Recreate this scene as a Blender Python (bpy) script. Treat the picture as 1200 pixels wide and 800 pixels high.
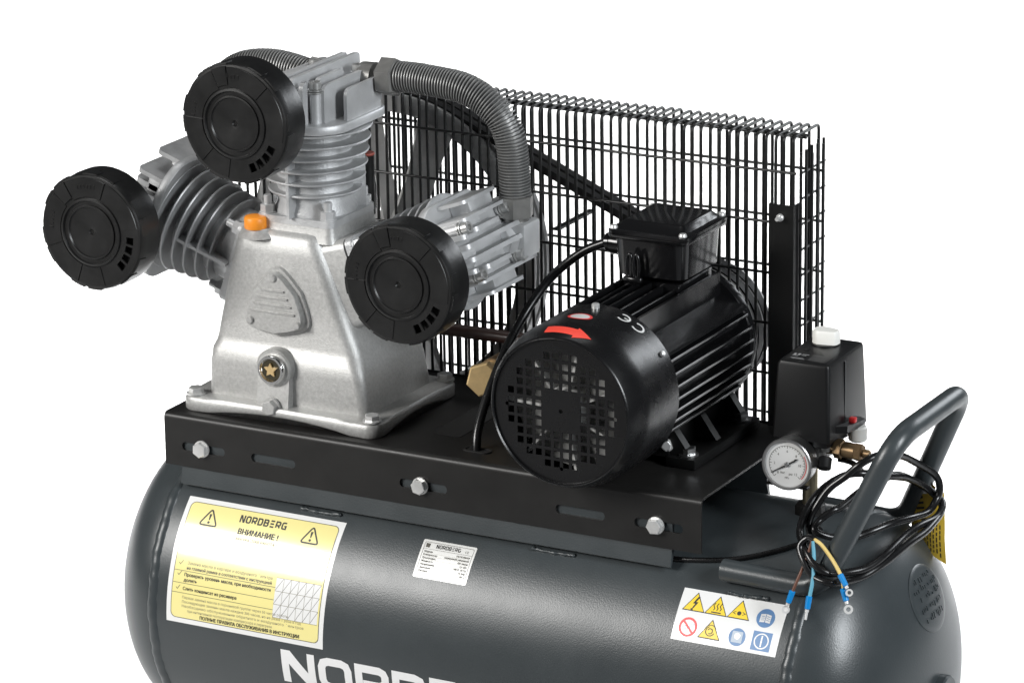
import bpy, bmesh, math, random
from math import sin, cos, pi, radians, sqrt, atan2, hypot
from mathutils import Vector, Matrix, geometry

for o in list(bpy.data.objects):
    bpy.data.objects.remove(o, do_unlink=True)
SC = bpy.context.scene
COL = SC.collection
random.seed(7)

# ------------------------------------------------------------------ camera
cam_d = bpy.data.cameras.new('camera')
cam = bpy.data.objects.new('camera', cam_d)
COL.objects.link(cam)
PITCH, YAW, ROLL = radians(17.31), radians(28.73), radians(-0.8645)
fw = Vector((-sin(YAW) * cos(PITCH), cos(YAW) * cos(PITCH), -sin(PITCH)))
rt0 = Vector((cos(YAW), sin(YAW), 0))
up0 = rt0.cross(fw)
rt = rt0 * cos(ROLL) + up0 * sin(ROLL)
up = -rt0 * sin(ROLL) + up0 * cos(ROLL)
CAM = Vector((2.6547787, -3.96179886, 1.56265598))
cam.matrix_world = Matrix(((rt.x, up.x, -fw.x, CAM.x), (rt.y, up.y, -fw.y, CAM.y),
                           (rt.z, up.z, -fw.z, CAM.z), (0, 0, 0, 1)))
cam_d.sensor_width = 36
cam_d.lens = 36 * 4830 / 1200
cam_d.clip_start = 0.1
cam_d.clip_end = 100
SC.camera = cam

# ------------------------------------------------------------------ world, lamps, exposure
w = bpy.data.worlds.new('World')
SC.world = w
w.use_nodes = True
w.node_tree.nodes['Background'].inputs[0].default_value = (0.9, 0.95, 1.0, 1)
w.node_tree.nodes['Background'].inputs[1].default_value = 0.035

def softbox(name, loc, target, sx, sy, power, col=(1, 1, 1)):
    d = bpy.data.lights.new(name, 'AREA')
    d.shape = 'RECTANGLE'; d.size = sx; d.size_y = sy; d.energy = power; d.color = col
    o = bpy.data.objects.new(name, d); COL.objects.link(o)
    o.location = loc
    dv = Vector(target) - Vector(loc)
    o.rotation_euler = dv.to_track_quat('-Z', 'Y').to_euler()
    return o

CEN = Vector((0.42, 0.12, 0.05))
def polar(az, el, dist):
    az, el = radians(az), radians(el)
    return CEN + dist * Vector((sin(az) * cos(el), -cos(az) * cos(el), sin(el)))
softbox('softbox_key', polar(-36, 25, 3.4), CEN, 1.5, 1.0, 116, (1, .985, .96))
softbox('softbox_side', polar(74, 24, 2.9), CEN, 0.6, 1.2, 72, (.93, .97, 1))
softbox('softbox_rim', polar(156, 22, 3.0), CEN, 1.2, 0.8, 26, (.92, .96, 1))
# added lamps that brighten the white sweep behind the compressor, gridded so that they do not spill forwards
for k, (d_, r_) in enumerate(((1.75, -1.25), (1.75, 1.25), (4.1, -1.25), (4.1, 1.25))):
    vh = Vector((fw.x, fw.y, 0)).normalized(); rh = Vector((vh.y, -vh.x, 0))
    p_ = Vector((.43, .13, 0)) + vh * d_ + rh * r_
    q_ = p_ + vh * .35
    o = softbox('added_sweep_lamp', (p_.x, p_.y, 3.1), (q_.x, q_.y, -.56), 2.4, 2.2, 48 if d_ < 3 else 36)
    o.data.spread = radians(60)

SC.view_settings.view_transform = 'Standard'
SC.view_settings.look = 'None'
SC.view_settings.exposure = 0.0
SC.view_settings.gamma = 1.0
SC.view_settings.use_curve_mapping = False
SC.render.engine = 'CYCLES'

# ------------------------------------------------------------------ materials
MATS = {}
def mat(name, col, rough=.5, metal=0., bump=0., bscale=400., bdist=.0006, vary=0., vscale=30., rvary=0.,
        coat=0., spec=.5, detail=2., trans=0.):
    m = bpy.data.materials.new(name); m.use_nodes = True
    nt = m.node_tree; b = nt.nodes['Principled BSDF']
    b.inputs['Base Color'].default_value = (*col, 1)
    b.inputs['Roughness'].default_value = rough
    b.inputs['Metallic'].default_value = metal
    b.inputs['Specular IOR Level'].default_value = spec
    if coat:
        b.inputs['Coat Weight'].default_value = coat
        b.inputs['Coat Roughness'].default_value = .12
    if trans:
        b.inputs['Transmission Weight'].default_value = trans
    if bump or vary or rvary:
        tc = nt.nodes.new('ShaderNodeTexCoord')
    if bump:
        n = nt.nodes.new('ShaderNodeTexNoise'); n.inputs['Scale'].default_value = bscale
        n.inputs['Detail'].default_value = detail
        nt.links.new(tc.outputs['Object'], n.inputs['Vector'])
        bp = nt.nodes.new('ShaderNodeBump'); bp.inputs['Strength'].default_value = bump
        bp.inputs['Distance'].default_value = bdist
        nt.links.new(n.outputs['Fac'], bp.inputs['Height'])
        nt.links.new(bp.outputs['Normal'], b.inputs['Normal'])
    if vary or rvary:
        n2 = nt.nodes.new('ShaderNodeTexNoise'); n2.inputs['Scale'].default_value = vscale
        n2.inputs['Detail'].default_value = 5; n2.inputs['Roughness'].default_value = .6
        nt.links.new(tc.outputs['Object'], n2.inputs['Vector'])
        if vary:
            mr = nt.nodes.new('ShaderNodeMapRange')
            mr.inputs['From Min'].default_value = .25; mr.inputs['From Max'].default_value = .75
            mr.inputs['To Min'].default_value = 1 - vary; mr.inputs['To Max'].default_value = 1 + vary
            nt.links.new(n2.outputs['Fac'], mr.inputs['Value'])
            mx = nt.nodes.new('ShaderNodeVectorMath'); mx.operation = 'SCALE'
            mx.inputs[0].default_value = col
            nt.links.new(mr.outputs['Result'], mx.inputs['Scale'])
            nt.links.new(mx.outputs['Vector'], b.inputs['Base Color'])
        if rvary:
            mr = nt.nodes.new('ShaderNodeMapRange')
            mr.inputs['From Min'].default_value = .25; mr.inputs['From Max'].default_value = .75
            mr.inputs['To Min'].default_value = max(.02, rough - rvary); mr.inputs['To Max'].default_value = rough + rvary
            nt.links.new(n2.outputs['Fac'], mr.inputs['Value'])
            nt.links.new(mr.outputs['Result'], b.inputs['Roughness'])
    MATS[name] = m
    return m

mat('tank_paint', (.041, .0485, .052), .34, bump=.20, bscale=560, bdist=.0006, vary=.06, vscale=14, rvary=.04, detail=1)
mat('sheet_black', (.0135, .013, .0125), .40, spec=.35, bump=.12, bscale=900, bdist=.0003, vary=.15, vscale=20, rvary=.05)
mat('cast_silver', (.47, .47, .46), .44, .45, bump=.5, bscale=760, bdist=.0006, vary=.16, vscale=260, rvary=.05)
mat('cast_alu', (.56, .565, .57), .46, .45, bump=.35, bscale=420, bdist=.0006, vary=.10, vscale=40, rvary=.08)
mat('shaded_alu', (.37, .375, .38), .48, .5, bump=.25, bscale=500, bdist=.0005, vary=.16, vscale=60, rvary=.08)  # darker copy of the aluminium, shade on the left cylinder put into its colour
mat('hose_metal', (.24, .24, .237), .45, .4, vary=.15, vscale=70)
mat('nut_metal', (.20, .198, .19), .42, .6, bump=.15, bscale=500, bdist=.0004, vary=.15, vscale=90)
mat('zinc', (.70, .70, .69), .30, .55, vary=.08, vscale=120)
mat('steel_dull', (.45, .45, .45), .35, 1., vary=.1, vscale=100)
mat('filter_plastic', (.011, .011, .011), .32, spec=.4, bump=.2, bscale=160, bdist=.0005, vary=.2, vscale=25, rvary=.07)
mat('slot_dark', (.003, .003, .003), .8)
mat('motor_black', (.006, .006, .0065), .22, rvary=.06, vscale=40)
mat('cover_black', (.007, .007, .0075), .27, spec=.4, bump=.15, bscale=1000, bdist=.0003, rvary=.05, vscale=30)
mat('wire_black', (.008, .008, .008), .33)
mat('cable_black', (.007, .007, .0075), .27, rvary=.05, vscale=60)
mat('belt_rubber', (.016, .016, .017), .55, vary=.2, vscale=60)
mat('iron_grey', (.55, .55, .545), .5, .25, bump=.4, bscale=300, bdist=.0008, vary=.18, vscale=30)
mat('fan_plastic', (.50, .50, .49), .5)
mat('brass', (.80, .58, .29), .36, .55, bump=.2, bscale=500, bdist=.0004, vary=.12, vscale=80)
mat('brass_dark', (.33, .22, .12), .33, .85, vary=.15, vscale=80)
mat('pipe_steel', (.33, .29, .20), .28, .9, vary=.15, vscale=60)
mat('pipe_brown', (.035, .017, .014), .35)
mat('orange_plastic', (.85, .28, .02), .42)
mat('white_plastic', (.78, .77, .73), .45)
mat('switch_black', (.0065, .0066, .007), .36, spec=.35, bump=.1, bscale=800, bdist=.0003)
mat('red_plastic', (.6, .03, .03), .35)
mat('breather_red', (.30, .07, .05), .5)
mat('print_black', (.02, .02, .018), .45)
mat('print_grey', (.08, .075, .06), .45)
mat('print_pale', (.22, .20, .14), .45)
mat('paper_white', (.80, .80, .79), .26, coat=.6)
mat('box_black', (.006, .006, .0065), .16)
mat('bolt_steel', (.52, .52, .51), .36, .75, vary=.1, vscale=90)
mat('terminal_tin', (.70, .70, .69), .4, .35)
mat('foot_black', (.006, .006, .006), .45, spec=.25)
mat('post_black', (.007, .007, .007), .30, spec=.4)
mat('paper_yellow', (.86, .77, .32), .24, coat=.6)
mat('plate_silver', (.72, .72, .70), .38, .15)
mat('print_yellow', (.86, .62, .03), .35)
mat('print_red', (.75, .05, .05), .35)
mat('print_blue', (.09, .21, .42), .35)
mat('arrow_red', (.85, .075, .05), .4)
mat('mark_white', (.75, .75, .74), .45)
mat('letter_white', (.80, .80, .80), .35)
mat('tag_yellow', (.50, .34, .035), .4)
mat('wire_brown', (.13, .055, .035), .4)
mat('wire_blue', (.12, .36, .48), .4)
mat('wire_yellow', (.70, .52, .18), .4)
mat('sleeve_blue', (.0, .22, .58), .35)
mat('gauge_face', (.74, .74, .73), .45)
mat('sight_oil', (.035, .028, .010), .15, coat=1)
mat('chrome', (.8, .8, .79), .14, 1.)
mat('glass', (1, 1, 1), .03, trans=1.0)
mat('rubber_foot', (.012, .012, .012), .6)
mat('floor_grey', (.20, .20, .205), .7, spec=.2, vary=.1, vscale=3)
mat('backdrop_white', (.88, .88, .88), .9, spec=.1)
M = MATS

# ------------------------------------------------------------------ geometry helpers (millimetres)
S = .001
def basis(axis):
    wv = Vector(axis).normalized()
    t = Vector((0, 0, 1)) if abs(wv.z) < .9 else Vector((1, 0, 0))
    u = t.cross(wv).normalized(); v = wv.cross(u)
    return u, v, wv

class MB:
    def __init__(self):
        self.v = []; self.f = []; self.m = []
    def add(self, vs, fs, mi=0):
        b = len(self.v)
        self.v += [tuple(p) for p in vs]
        self.f += [[i + b for i in f] for f in fs]
        self.m += [mi] * len(fs)
        return self
    def box(self, x0, x1, y0, y1, z0, z1, bev=0., seg=2, mi=0, mtx=None):
        bm = bmesh.new()
        bmesh.ops.create_cube(bm, size=1)
        for v in bm.verts:
            v.co = Vector(((x0 + x1) / 2 + v.co.x * (x1 - x0), (y0 + y1) / 2 + v.co.y * (y1 - y0), (z0 + z1) / 2 + v.co.z * (z1 - z0)))
        if bev > 0:
            bmesh.ops.bevel(bm, geom=list(bm.edges), offset=bev, segments=seg, profile=.5, affect='EDGES')
        return self.bm(bm, mi, mtx)
    def bm(self, bm, mi=0, mtx=None):
        bm.verts.ensure_lookup_table(); bm.verts.index_update()
        vs = [(mtx @ v.co) if mtx else v.co.copy() for v in bm.verts]
        fs = [[v.index for v in f.verts] for f in bm.faces]
        bm.free()
        return self.add(vs, fs, mi)
    def lathe(self, prof, org=(0, 0, 0), axis=(0, 0, 1), seg=32, mi=0, closed=False, a0=0., phase=0.):
        u, v, wv = basis(axis); org = Vector(org)
        vs, fs, rings = [], [], []
        for r, h in prof:
            if abs(r) < 1e-6:
                rings.append([len(vs)]); vs.append(org + wv * h)
            else:
                base = len(vs)
                for i in range(seg):
                    a = 2 * pi * i / seg + phase
                    vs.append(org + wv * h + (u * cos(a) + v * sin(a)) * r)
                rings.append(list(range(base, base + seg)))
        pairs = list(zip(rings[:-1], rings[1:]))
        if closed: pairs.append((rings[-1], rings[0]))
        for A, B in pairs:
            for i in range(seg):
                j = (i + 1) % seg
                if len(A) == 1 and len(B) == 1: continue
                if len(A) == 1: fs.append([A[0], B[j], B[i]][::-1])
                elif len(B) == 1: fs.append([A[i], A[j], B[0]])
                else: fs.append([A[i], A[j], B[j], B[i]])
        return self.add(vs, fs, mi)
    def cyl(self, p0, p1, r, seg=20, mi=0, ch=0., r1=None):
        p0, p1 = Vector(p0), Vector(p1); h = (p1 - p0).length
        r1 = r if r1 is None else r1
        pr = [(0, 0), (r - ch, 0), (r, ch), (r1, h - ch), (r1 - ch, h), (0, h)] if ch else [(0, 0), (r, 0), (r1, h), (0, h)]
        return self.lathe(pr, p0, p1 - p0, seg, mi)
    def hexnut(self, org, axis, r, h, mi=0, phase=0., washer=0., wh=2., dome=0.):
        o = Vector(org); a = Vector(axis).normalized()
        if washer:
            self.lathe([(0, 0), (washer, 0), (washer, wh), (0, wh)], o, a, 24, mi)
            o = o + a * wh
        c = r * .07
        self.lathe([(0, 0), (r, 0), (r, h - c), (r * .9, h), (0, h + dome)], o, a, 6, mi, phase=phase)
        return self
    def tube(self, path, r, seg=10, mi=0, caps=True, closed=False):
        P = [Vector(p) for p in path]; n = len(P)
        rad = r if hasattr(r, '__len__') else [r] * n
        T = []
        for i in range(n):
            if closed: t = P[(i + 1) % n] - P[i - 1]
            else: t = P[min(i + 1, n - 1)] - P[max(i - 1, 0)]
            T.append(t.normalized())
        u, v, _ = basis(T[0]); vs = []; fs = []
        for i in range(n):
            if i:
                ax = T[i - 1].cross(T[i])
                if ax.length > 1e-8:
                    q = Matrix.Rotation(T[i - 1].angle(T[i]), 3, ax.normalized())
                    u = q @ u
            u = (u - T[i] * u.dot(T[i])).normalized(); v = T[i].cross(u)
            for k in range(seg):
                a = 2 * pi * k / seg
                vs.append(P[i] + (u * cos(a) + v * sin(a)) * rad[i])
        for i in range(n if closed else n - 1):
            j = (i + 1) % n
            for k in range(seg):
                l = (k + 1) % seg
                fs.append([i * seg + k, i * seg + l, j * seg + l, j * seg + k])
        if caps and not closed:
            fs.append(list(range(seg))[::-1]); fs.append([(n - 1) * seg + k for k in range(seg)])
        return self.add(vs, fs, mi)
    def plate(self, outer, holes, t0, t1, fn, mi=0, side_mi=None):
        """extruded 2-D outline with holes; fn(a, b, t) -> point"""
        v2, tris = fill2d(outer, holes)
        n = len(v2)
        self.add([fn(a, b, t0) for a, b in v2], [t for t in tris], mi)
        self.add([fn(a, b, t1) for a, b in v2], [t[::-1] for t in tris], mi)
        for loop in [outer] + list(holes):
            k = len(loop)
            vs = [fn(a, b, t0) for a, b in loop] + [fn(a, b, t1) for a, b in loop]
            self.add(vs, [[i, (i + 1) % k, k + (i + 1) % k, k + i] for i in range(k)], mi if side_mi is None else side_mi)
        return self
    def loft(self, secs, mi=0, cap0=True, cap1=True):
        n = len(secs[0]); vs = []; fs = []
        for s_ in secs: vs += [Vector(p) for p in s_]
        for i in range(len(secs) - 1):
            for k in range(n):
                l = (k + 1) % n
                fs.append([i * n + k, i * n + l, (i + 1) * n + l, (i + 1) * n + k])
        if cap0: fs.append(list(range(n))[::-1])
        if cap1: fs.append([(len(secs) - 1) * n + k for k in range(n)])
        return self.add(vs, fs, mi)
    def mesh(self, name, mats, ang=35):
        me = bpy.data.meshes.new(name)
        me.from_pydata([(p[0] * S, p[1] * S, p[2] * S) for p in self.v], [], self.f)
        for k in (mats if isinstance(mats, (list, tuple)) else [mats]): me.materials.append(M[k])
        me.polygons.foreach_set('material_index', self.m)
        bm = bmesh.new(); bm.from_mesh(me)
        bmesh.ops.remove_doubles(bm, verts=bm.verts, dist=1e-6)
        bmesh.ops.recalc_face_normals(bm, faces=bm.faces)
        bm.to_mesh(me); bm.free()
        me.shade_smooth()
        if ang < 180: me.set_sharp_from_angle(angle=radians(ang))
        return me
    def build(self, name, mats, parent=None, ang=35, label=None):
        return put(name, self.mesh(name, mats, ang), parent, label)

def put(name, me, parent=None, label=None, loc=None, rot=None):
    o = bpy.data.objects.new(name, me); COL.objects.link(o)
    if parent is not None:
        o.parent = parent
        if parent is ROOT or parent in THINGS:
            o.matrix_parent_inverse = Matrix.Translation(-parent.location)
    if loc is not None: o.location = Vector(loc) * S
    if rot is not None: o.rotation_euler = rot
    if label: o['label'] = label
    return o

def inside(p, poly):
    x, y = p; c = False; n = len(poly)
    for i in range(n):
        x0, y0 = poly[i]; x1, y1 = poly[i - 1]
        if (y0 > y) != (y1 > y) and x < (x1 - x0) * (y - y0) / (y1 - y0) + x0: c = not c
    return c

def fill2d(outer, holes=()):
    vs = []; es = []
    for loop in [outer] + list(holes):
        b = len(vs); k = len(loop)
        vs += [Vector(p) for p in loop]; es += [(b + i, b + (i + 1) % k) for i in range(k)]
    r = geometry.delaunay_2d_cdt(vs, es, [], 0, 1e-5)
    v2 = [tuple(p) for p in r[0]]; tr = []
    for f in r[2]:
        c = (sum(v2[i][0] for i in f) / len(f), sum(v2[i][1] for i in f) / len(f))
        if inside(c, outer) and not any(inside(c, h) for h in holes): tr.append(list(f))
    return v2, tr

def rrect(x0, x1, y0, y1, r, n=5):
    P = []
    for cx, cy, a in ((x1 - r, y1 - r, 0), (x0 + r, y1 - r, pi / 2), (x0 + r, y0 + r, pi), (x1 - r, y0 + r, 1.5 * pi)):
        for i in range(n + 1):
            t = a + i * pi / 2 / n
            P.append((cx + r * cos(t), cy + r * sin(t)))
    return P

def circle2(cx, cy, r, n=24, a0=0.):
    return [(cx + r * cos(a0 + 2 * pi * i / n), cy + r * sin(a0 + 2 * pi * i / n)) for i in range(n)]

def spline(pts, n=8, closed=False):
    P = [Vector(p) for p in pts]; k = len(P); out = []
    for i in range(k if closed else k - 1):
        if closed: a, b, c, d = P[i - 1], P[i], P[(i + 1) % k], P[(i + 2) % k]
        else: a, b, c, d = P[max(i - 1, 0)], P[i], P[i + 1], P[min(i + 2, k - 1)]
        for j in range(n):
            t = j / n
            out.append(.5 * ((2 * b) + (c - a) * t + (2 * a - 5 * b + 4 * c - d) * t * t + (3 * b - a - 3 * c + d) * t ** 3))
    if not closed: out.append(P[-1])
    return out

def fillet_path(pts, r, n=6):
    P = [Vector(p) for p in pts]; out = [P[0]]
    for i in range(1, len(P) - 1):
        a = (P[i - 1] - P[i]); b = (P[i + 1] - P[i])
        th = a.angle(b) / 2
        d = min(r / math.tan(th), a.length * .49, b.length * .49)
        p0 = P[i] + a.normalized() * d; p1 = P[i] + b.normalized() * d
        for j in range(n + 1):
            t = j / n
            out.append(p0 * (1 - t) ** 2 + P[i] * 2 * t * (1 - t) + p1 * t * t)
    out.append(P[-1])
    return out

THINGS = []
def thing(name, label, cat, loc):
    o = bpy.data.objects.new(name, None); COL.objects.link(o)
    o.empty_display_size = .1
    o.location = Vector(loc) * S
    o['label'] = label; o['category'] = cat
    THINGS.append(o)
    return o

# ------------------------------------------------------------------ the setting: a long white studio floor
FLOOR = -565.
vd = fw.copy(); vd.z = 0; vd.normalize(); rd = Vector((vd.y, -vd.x, 0))
def sheet(name, m, d0, d1, half, z):
    vs = []
    for d, sd in ((d0, -half), (d0, half), (d1, half), (d1, -half)):
        p = Vector((.43, .13, 0)) + vd * d + rd * sd; vs.append((p.x, p.y, z))
    me = bpy.data.meshes.new(name); me.from_pydata(vs, [], [(0, 1, 2, 3)]); me.materials.append(M[m])
    o = bpy.data.objects.new(name, me); COL.objects.link(o); o['kind'] = 'structure'
sheet('studio_floor', 'floor_grey', -6.5, 9.5, 9, FLOOR * S - .004)
sheet('white_backdrop', 'backdrop_white', -.45, 8.5, 5, FLOOR * S)

# ------------------------------------------------------------------ the compressor
ROOT = thing('air_compressor', 'grey and black belt-driven piston air compressor with three round filters',
             'air compressor', (433, 133, FLOOR))

# ---- tank
TY, TZ, TR, TXL, TXR, TH = 133., -242., 195.5, 13., 854., 111.
pf = []
for i in range(33):
    a = pi / 2 * i / 32
    pf.append((TR * sin(a), TXL - TH * cos(a)))
pf[0] = (0, TXL - TH)
pf += [(TR, TXL + (TXR - TXL) * i / 8) for i in range(1, 8)]
for i in range(33):
    a = pi / 2 * i / 32
    pf.append((TR * cos(a), TXR + TH * sin(a)))
pf[-1] = (0, TXR + TH)
tank = MB().lathe(pf, (0, TY, TZ), (1, 0, 0), 128).build('tank', 'tank_paint', ROOT, 60)

def cylp(x, th, off=0.):
    """point on the tank shell; th in degrees, 180 = front, 90 = top"""
    t = radians(th)
    return Vector((x, TY + (TR + off) * cos(t), TZ + (TR + off) * sin(t)))

def capn(p, xc):
    return Vector(((p.x - xc) / TH ** 2, (p.y - TY) / TR ** 2, (p.z - TZ) / TR ** 2)).normalized()
def cappt(p, xc, off):
    d = Vector((p.x - xc, p.y - TY, p.z - TZ))
    k = sqrt((d.x / TH) ** 2 + (d.y / TR) ** 2 + (d.z / TR) ** 2)
    q = Vector((xc, TY, TZ)) + d / k
    return q + capn(q, xc) * off

for xs in (TXL, TXR):                                   # girth welds
    b = MB(); path = []; rr = []
    n = 360
    for i in range(n):
        a = 360 * i / n
        path.append(cylp(xs + .5 * sin(i * .31) + .3 * sin(i * .83), a, -6.4 + .25 * sin(i * .47)))
        rr.append(9.2 + .25 * sin(i * 1.3) + .2 * sin(i * .61) + random.uniform(-.12, .12))
    b.tube(path, rr, 20, closed=True)
    b.build('weld_seam', 'tank_paint', tank, 60)

# mounting strips that carry the base plate
for y0, y1 in ((3.5, 8.5), (257.5, 262.5)):
    fr = y0 < 100
    sgn = 1 if fr else -1; yo = y0 if fr else y1
    pr_ = [(yo, -24), (yo, -62), (yo - sgn * 1.2, -67), (yo - sgn * 5.5, -87.5), (yo - sgn * 2.5, -89.5), (yo + sgn * 5, -70), (yo + sgn * 5, -24)]
    MB().loft([[(x, p[0], p[1]) for p in pr_] for x in (22, 686)]).build('mounting_strip', 'tank_paint', tank, 30)
def bead(pts, r=2.6):
    P = spline(pts, 10); 
    P = [p + Vector((random.uniform(-.7, .7), random.uniform(-.5, .5), random.uniform(-.5, .5))) for p in P]
    return MB().tube(P, [r * random.uniform(.55, 1.25) for _ in P], 7).build('weld_bead', 'tank_paint', tank, 80)
for xa, xb in ((190, 246), (505, 560)):
    bead([cylp(xa, 131.6, .8), cylp((xa + xb) / 2, 131.9, .8), cylp(xb, 131.6, .8)], 2.6)
bead([cylp(762, 135.2, 1), cylp(778, 135.6, 1), cylp(795, 135.3, 1), cylp(812, 135, 1)], 2.4)

# legs under the tank
for x in (120, 745):
    for sy in (-1, 1):
        b = MB()
        y = TY + sy * 120
        b.loft([[(x - 22, y - 14, TZ - 140), (x + 22, y - 14, TZ - 140), (x + 22, y + 14, TZ - 140), (x - 22, y + 14, TZ - 140)],
                [(x - 16, y - 10, FLOOR + 26), (x + 16, y - 10, FLOOR + 26), (x + 16, y + 10, FLOOR + 26), (x - 16, y + 10, FLOOR + 26)]])
        b.cyl((x, y, FLOOR + 26), (x, y, FLOOR), 24, 24, mi=1, ch=3)
        b.build('leg', ['tank_paint', 'rubber_foot'], tank)

# stamped disc and boss on the right end cap
dc = cappt(Vector((943, 143, -129)), TXR, 0)
dn = capn(dc, TXR)
dt1 = Vector((0, 1, 0)); dt1 = (dt1 - dn * dt1.dot(dn)).normalized(); dt2 = dn.cross(dt1)
def onCap(a, b_, off): return cappt(dc + dt1 * a + dt2 * b_, TXR, off)
b = MB(); secs = []
for r, o in ((0.01, 1.6), (20, 1.6), (38, 1.6), (43, 1.5), (44.5, .9), (45, -.6)):
    secs.append([onCap(r * cos(2 * pi * k / 48), r * .92 * sin(2 * pi * k / 48), o) for k in range(48)])
b.loft(secs, cap0=False, cap1=False)
rs = random.Random(4)
for row, (bb, a0, a1) in enumerate(((24, -24, 22), (14, -32, 30), (2, -34, 34), (-10, -32, 30), (-22, -24, 24))):
    a = a0
    while a < a1:
        wv_ = rs.uniform(1.2, 3.4); hh = rs.uniform(1.5, 3.8)
        c = bb + rs.uniform(-1.5, 1.5)
        if rs.random() < .75:
            q = [(a, c - hh), (a + wv_, c - hh + rs.uniform(-1, 1)), (a + wv_, c + hh), (a, c + hh)]
            b.add([onCap(*p, 1.4) for p in q] + [onCap(*p, 2.7) for p in q],
                  [[4, 5, 6, 7], [0, 1, 5, 4], [1, 2, 6, 5], [2, 3, 7, 6], [3, 0, 4, 7]])
        a += wv_ + rs.uniform(1.2, 3.0)
b.build('stamped_disc', 'tank_paint', tank, 40)
MB().lathe([(24, -6), (24, 9), (22, 11), (13, 11), (13, -4), (0, -4)], (TXR + TH - 1, TY, TZ), (1, 0, 0), 32).build('port_boss', 'tank_paint', tank)

# ---- printing on the shell: flat (u, v) artwork, wrapped round the cylinder
def wrap(me_name, pieces, mats, parent, x0, th0, skew=0., name=None, base=.25, thick=0.):
    """pieces: list of (verts2d, tris, material index, lift). v grows downwards (round the shell)."""
    mb = MB()
    for v2, tris, mi, lift in pieces:
        bm = bmesh.new()
        vv = [bm.verts.new((p[0], p[1], 0)) for p in v2]
        for t in tris:
            try: bm.faces.new([vv[i] for i in t])
            except ValueError: pass
        lo = min(p[1] for p in v2); hi = max(p[1] for p in v2)
        k = math.ceil(lo / 7)
        while k * 7 < hi:
            bmesh.ops.bisect_plane(bm, geom=list(bm.verts) + list(bm.edges) + list(bm.faces), plane_co=(0, k * 7 + .013, 0), plane_no=(0, 1, 0))
            k += 1
        for v in bm.verts:
            u_, v_ = v.co.x, v.co.y
            v.co = cylp(x0 + u_ + skew * v_, th0 + math.degrees((v_) / TR), base + lift)
        mb.bm(bm, mi)
    return mb.build(name or me_name, mats, parent, 60)

def poly(pts, mi, lift=.12, holes=()):
    v2, tr = fill2d(pts, holes); return (v2, tr, mi, lift)

def stroke(line, wd, mi, lift=.12, closed=False):
    P = [Vector(p) for p in line]; n = len(P); L, R = [], []
    for i in range(n):
        if closed: a, c = P[i - 1], P[(i + 1) % n]
        else: a, c = P[max(i - 1, 0)], P[min(i + 1, n - 1)]
        d0 = (P[i] - a).normalized() if (P[i] - a).length > 1e-9 else (c - P[i]).normalized()
        d1 = (c - P[i]).normalized() if (c - P[i]).length > 1e-9 else d0
        n0 = Vector((-d0.y, d0.x)); n1 = Vector((-d1.y, d1.x)); m = (n0 + n1)
        m = m.normalized() if m.length > 1e-6 else n0
        k = wd / 2 / max(.35, m.dot(n0))
        L.append(tuple(P[i] + m * k)); R.append(tuple(P[i] - m * k))
    v2 = L + R; tr = []
    for i in range(n if closed else n - 1):
        j = (i + 1) % n; tr.append([i, j, n + j, n + i])
    return (v2, tr, mi, lift)

def arc(cx, cy, r, a0, a1, n=14):
    return [(cx + r * cos(radians(a0 + (a1 - a0) * i / n)), cy + r * sin(radians(a0 + (a1 - a0) * i / n))) for i in range(n + 1)]

def text2d(body, size, x, y, mi, lift=.12, align='LEFT', width=None, bold=0.):
    cu = bpy.data.curves.new('t', 'FONT'); cu.body = body; cu.size = size; cu.align_x = 'LEFT'
    cu.resolution_u = 2
    ob = bpy.data.objects.new('t', cu)
    me = bpy.data.meshes.new_from_object(ob)
    v = [(p.co.x, -p.co.y) for p in me.vertices]
    f = [list(p.vertices) for p in me.polygons]
    bpy.data.objects.remove(ob); bpy.data.curves.remove(cu); bpy.data.meshes.remove(me)
    x0 = min(p[0] for p in v); x1 = max(p[0] for p in v)
    k = 1. if not width else width / (x1 - x0)
    off = {'LEFT': 0, 'CENTER': -(x1 - x0) * k / 2, 'RIGHT': -(x1 - x0) * k}[align]
    return ([(x + off + (p[0] - x0) * k, y + p[1]) for p in v], f, mi, lift)

def heavy(bold, body, size, x, y, mi, lift=.12, align='LEFT', width=None):
    """the same line overprinted with tiny shifts, as a bold weight"""
    return [text2d(body, size, x + dx * bold, y + dy * bold, mi, lift + .012 * i, align, width)
            for i, (dx, dy) in enumerate(((0, 0), (-1, 0), (1, 0), (0, -.6), (0, .6)))]

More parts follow.
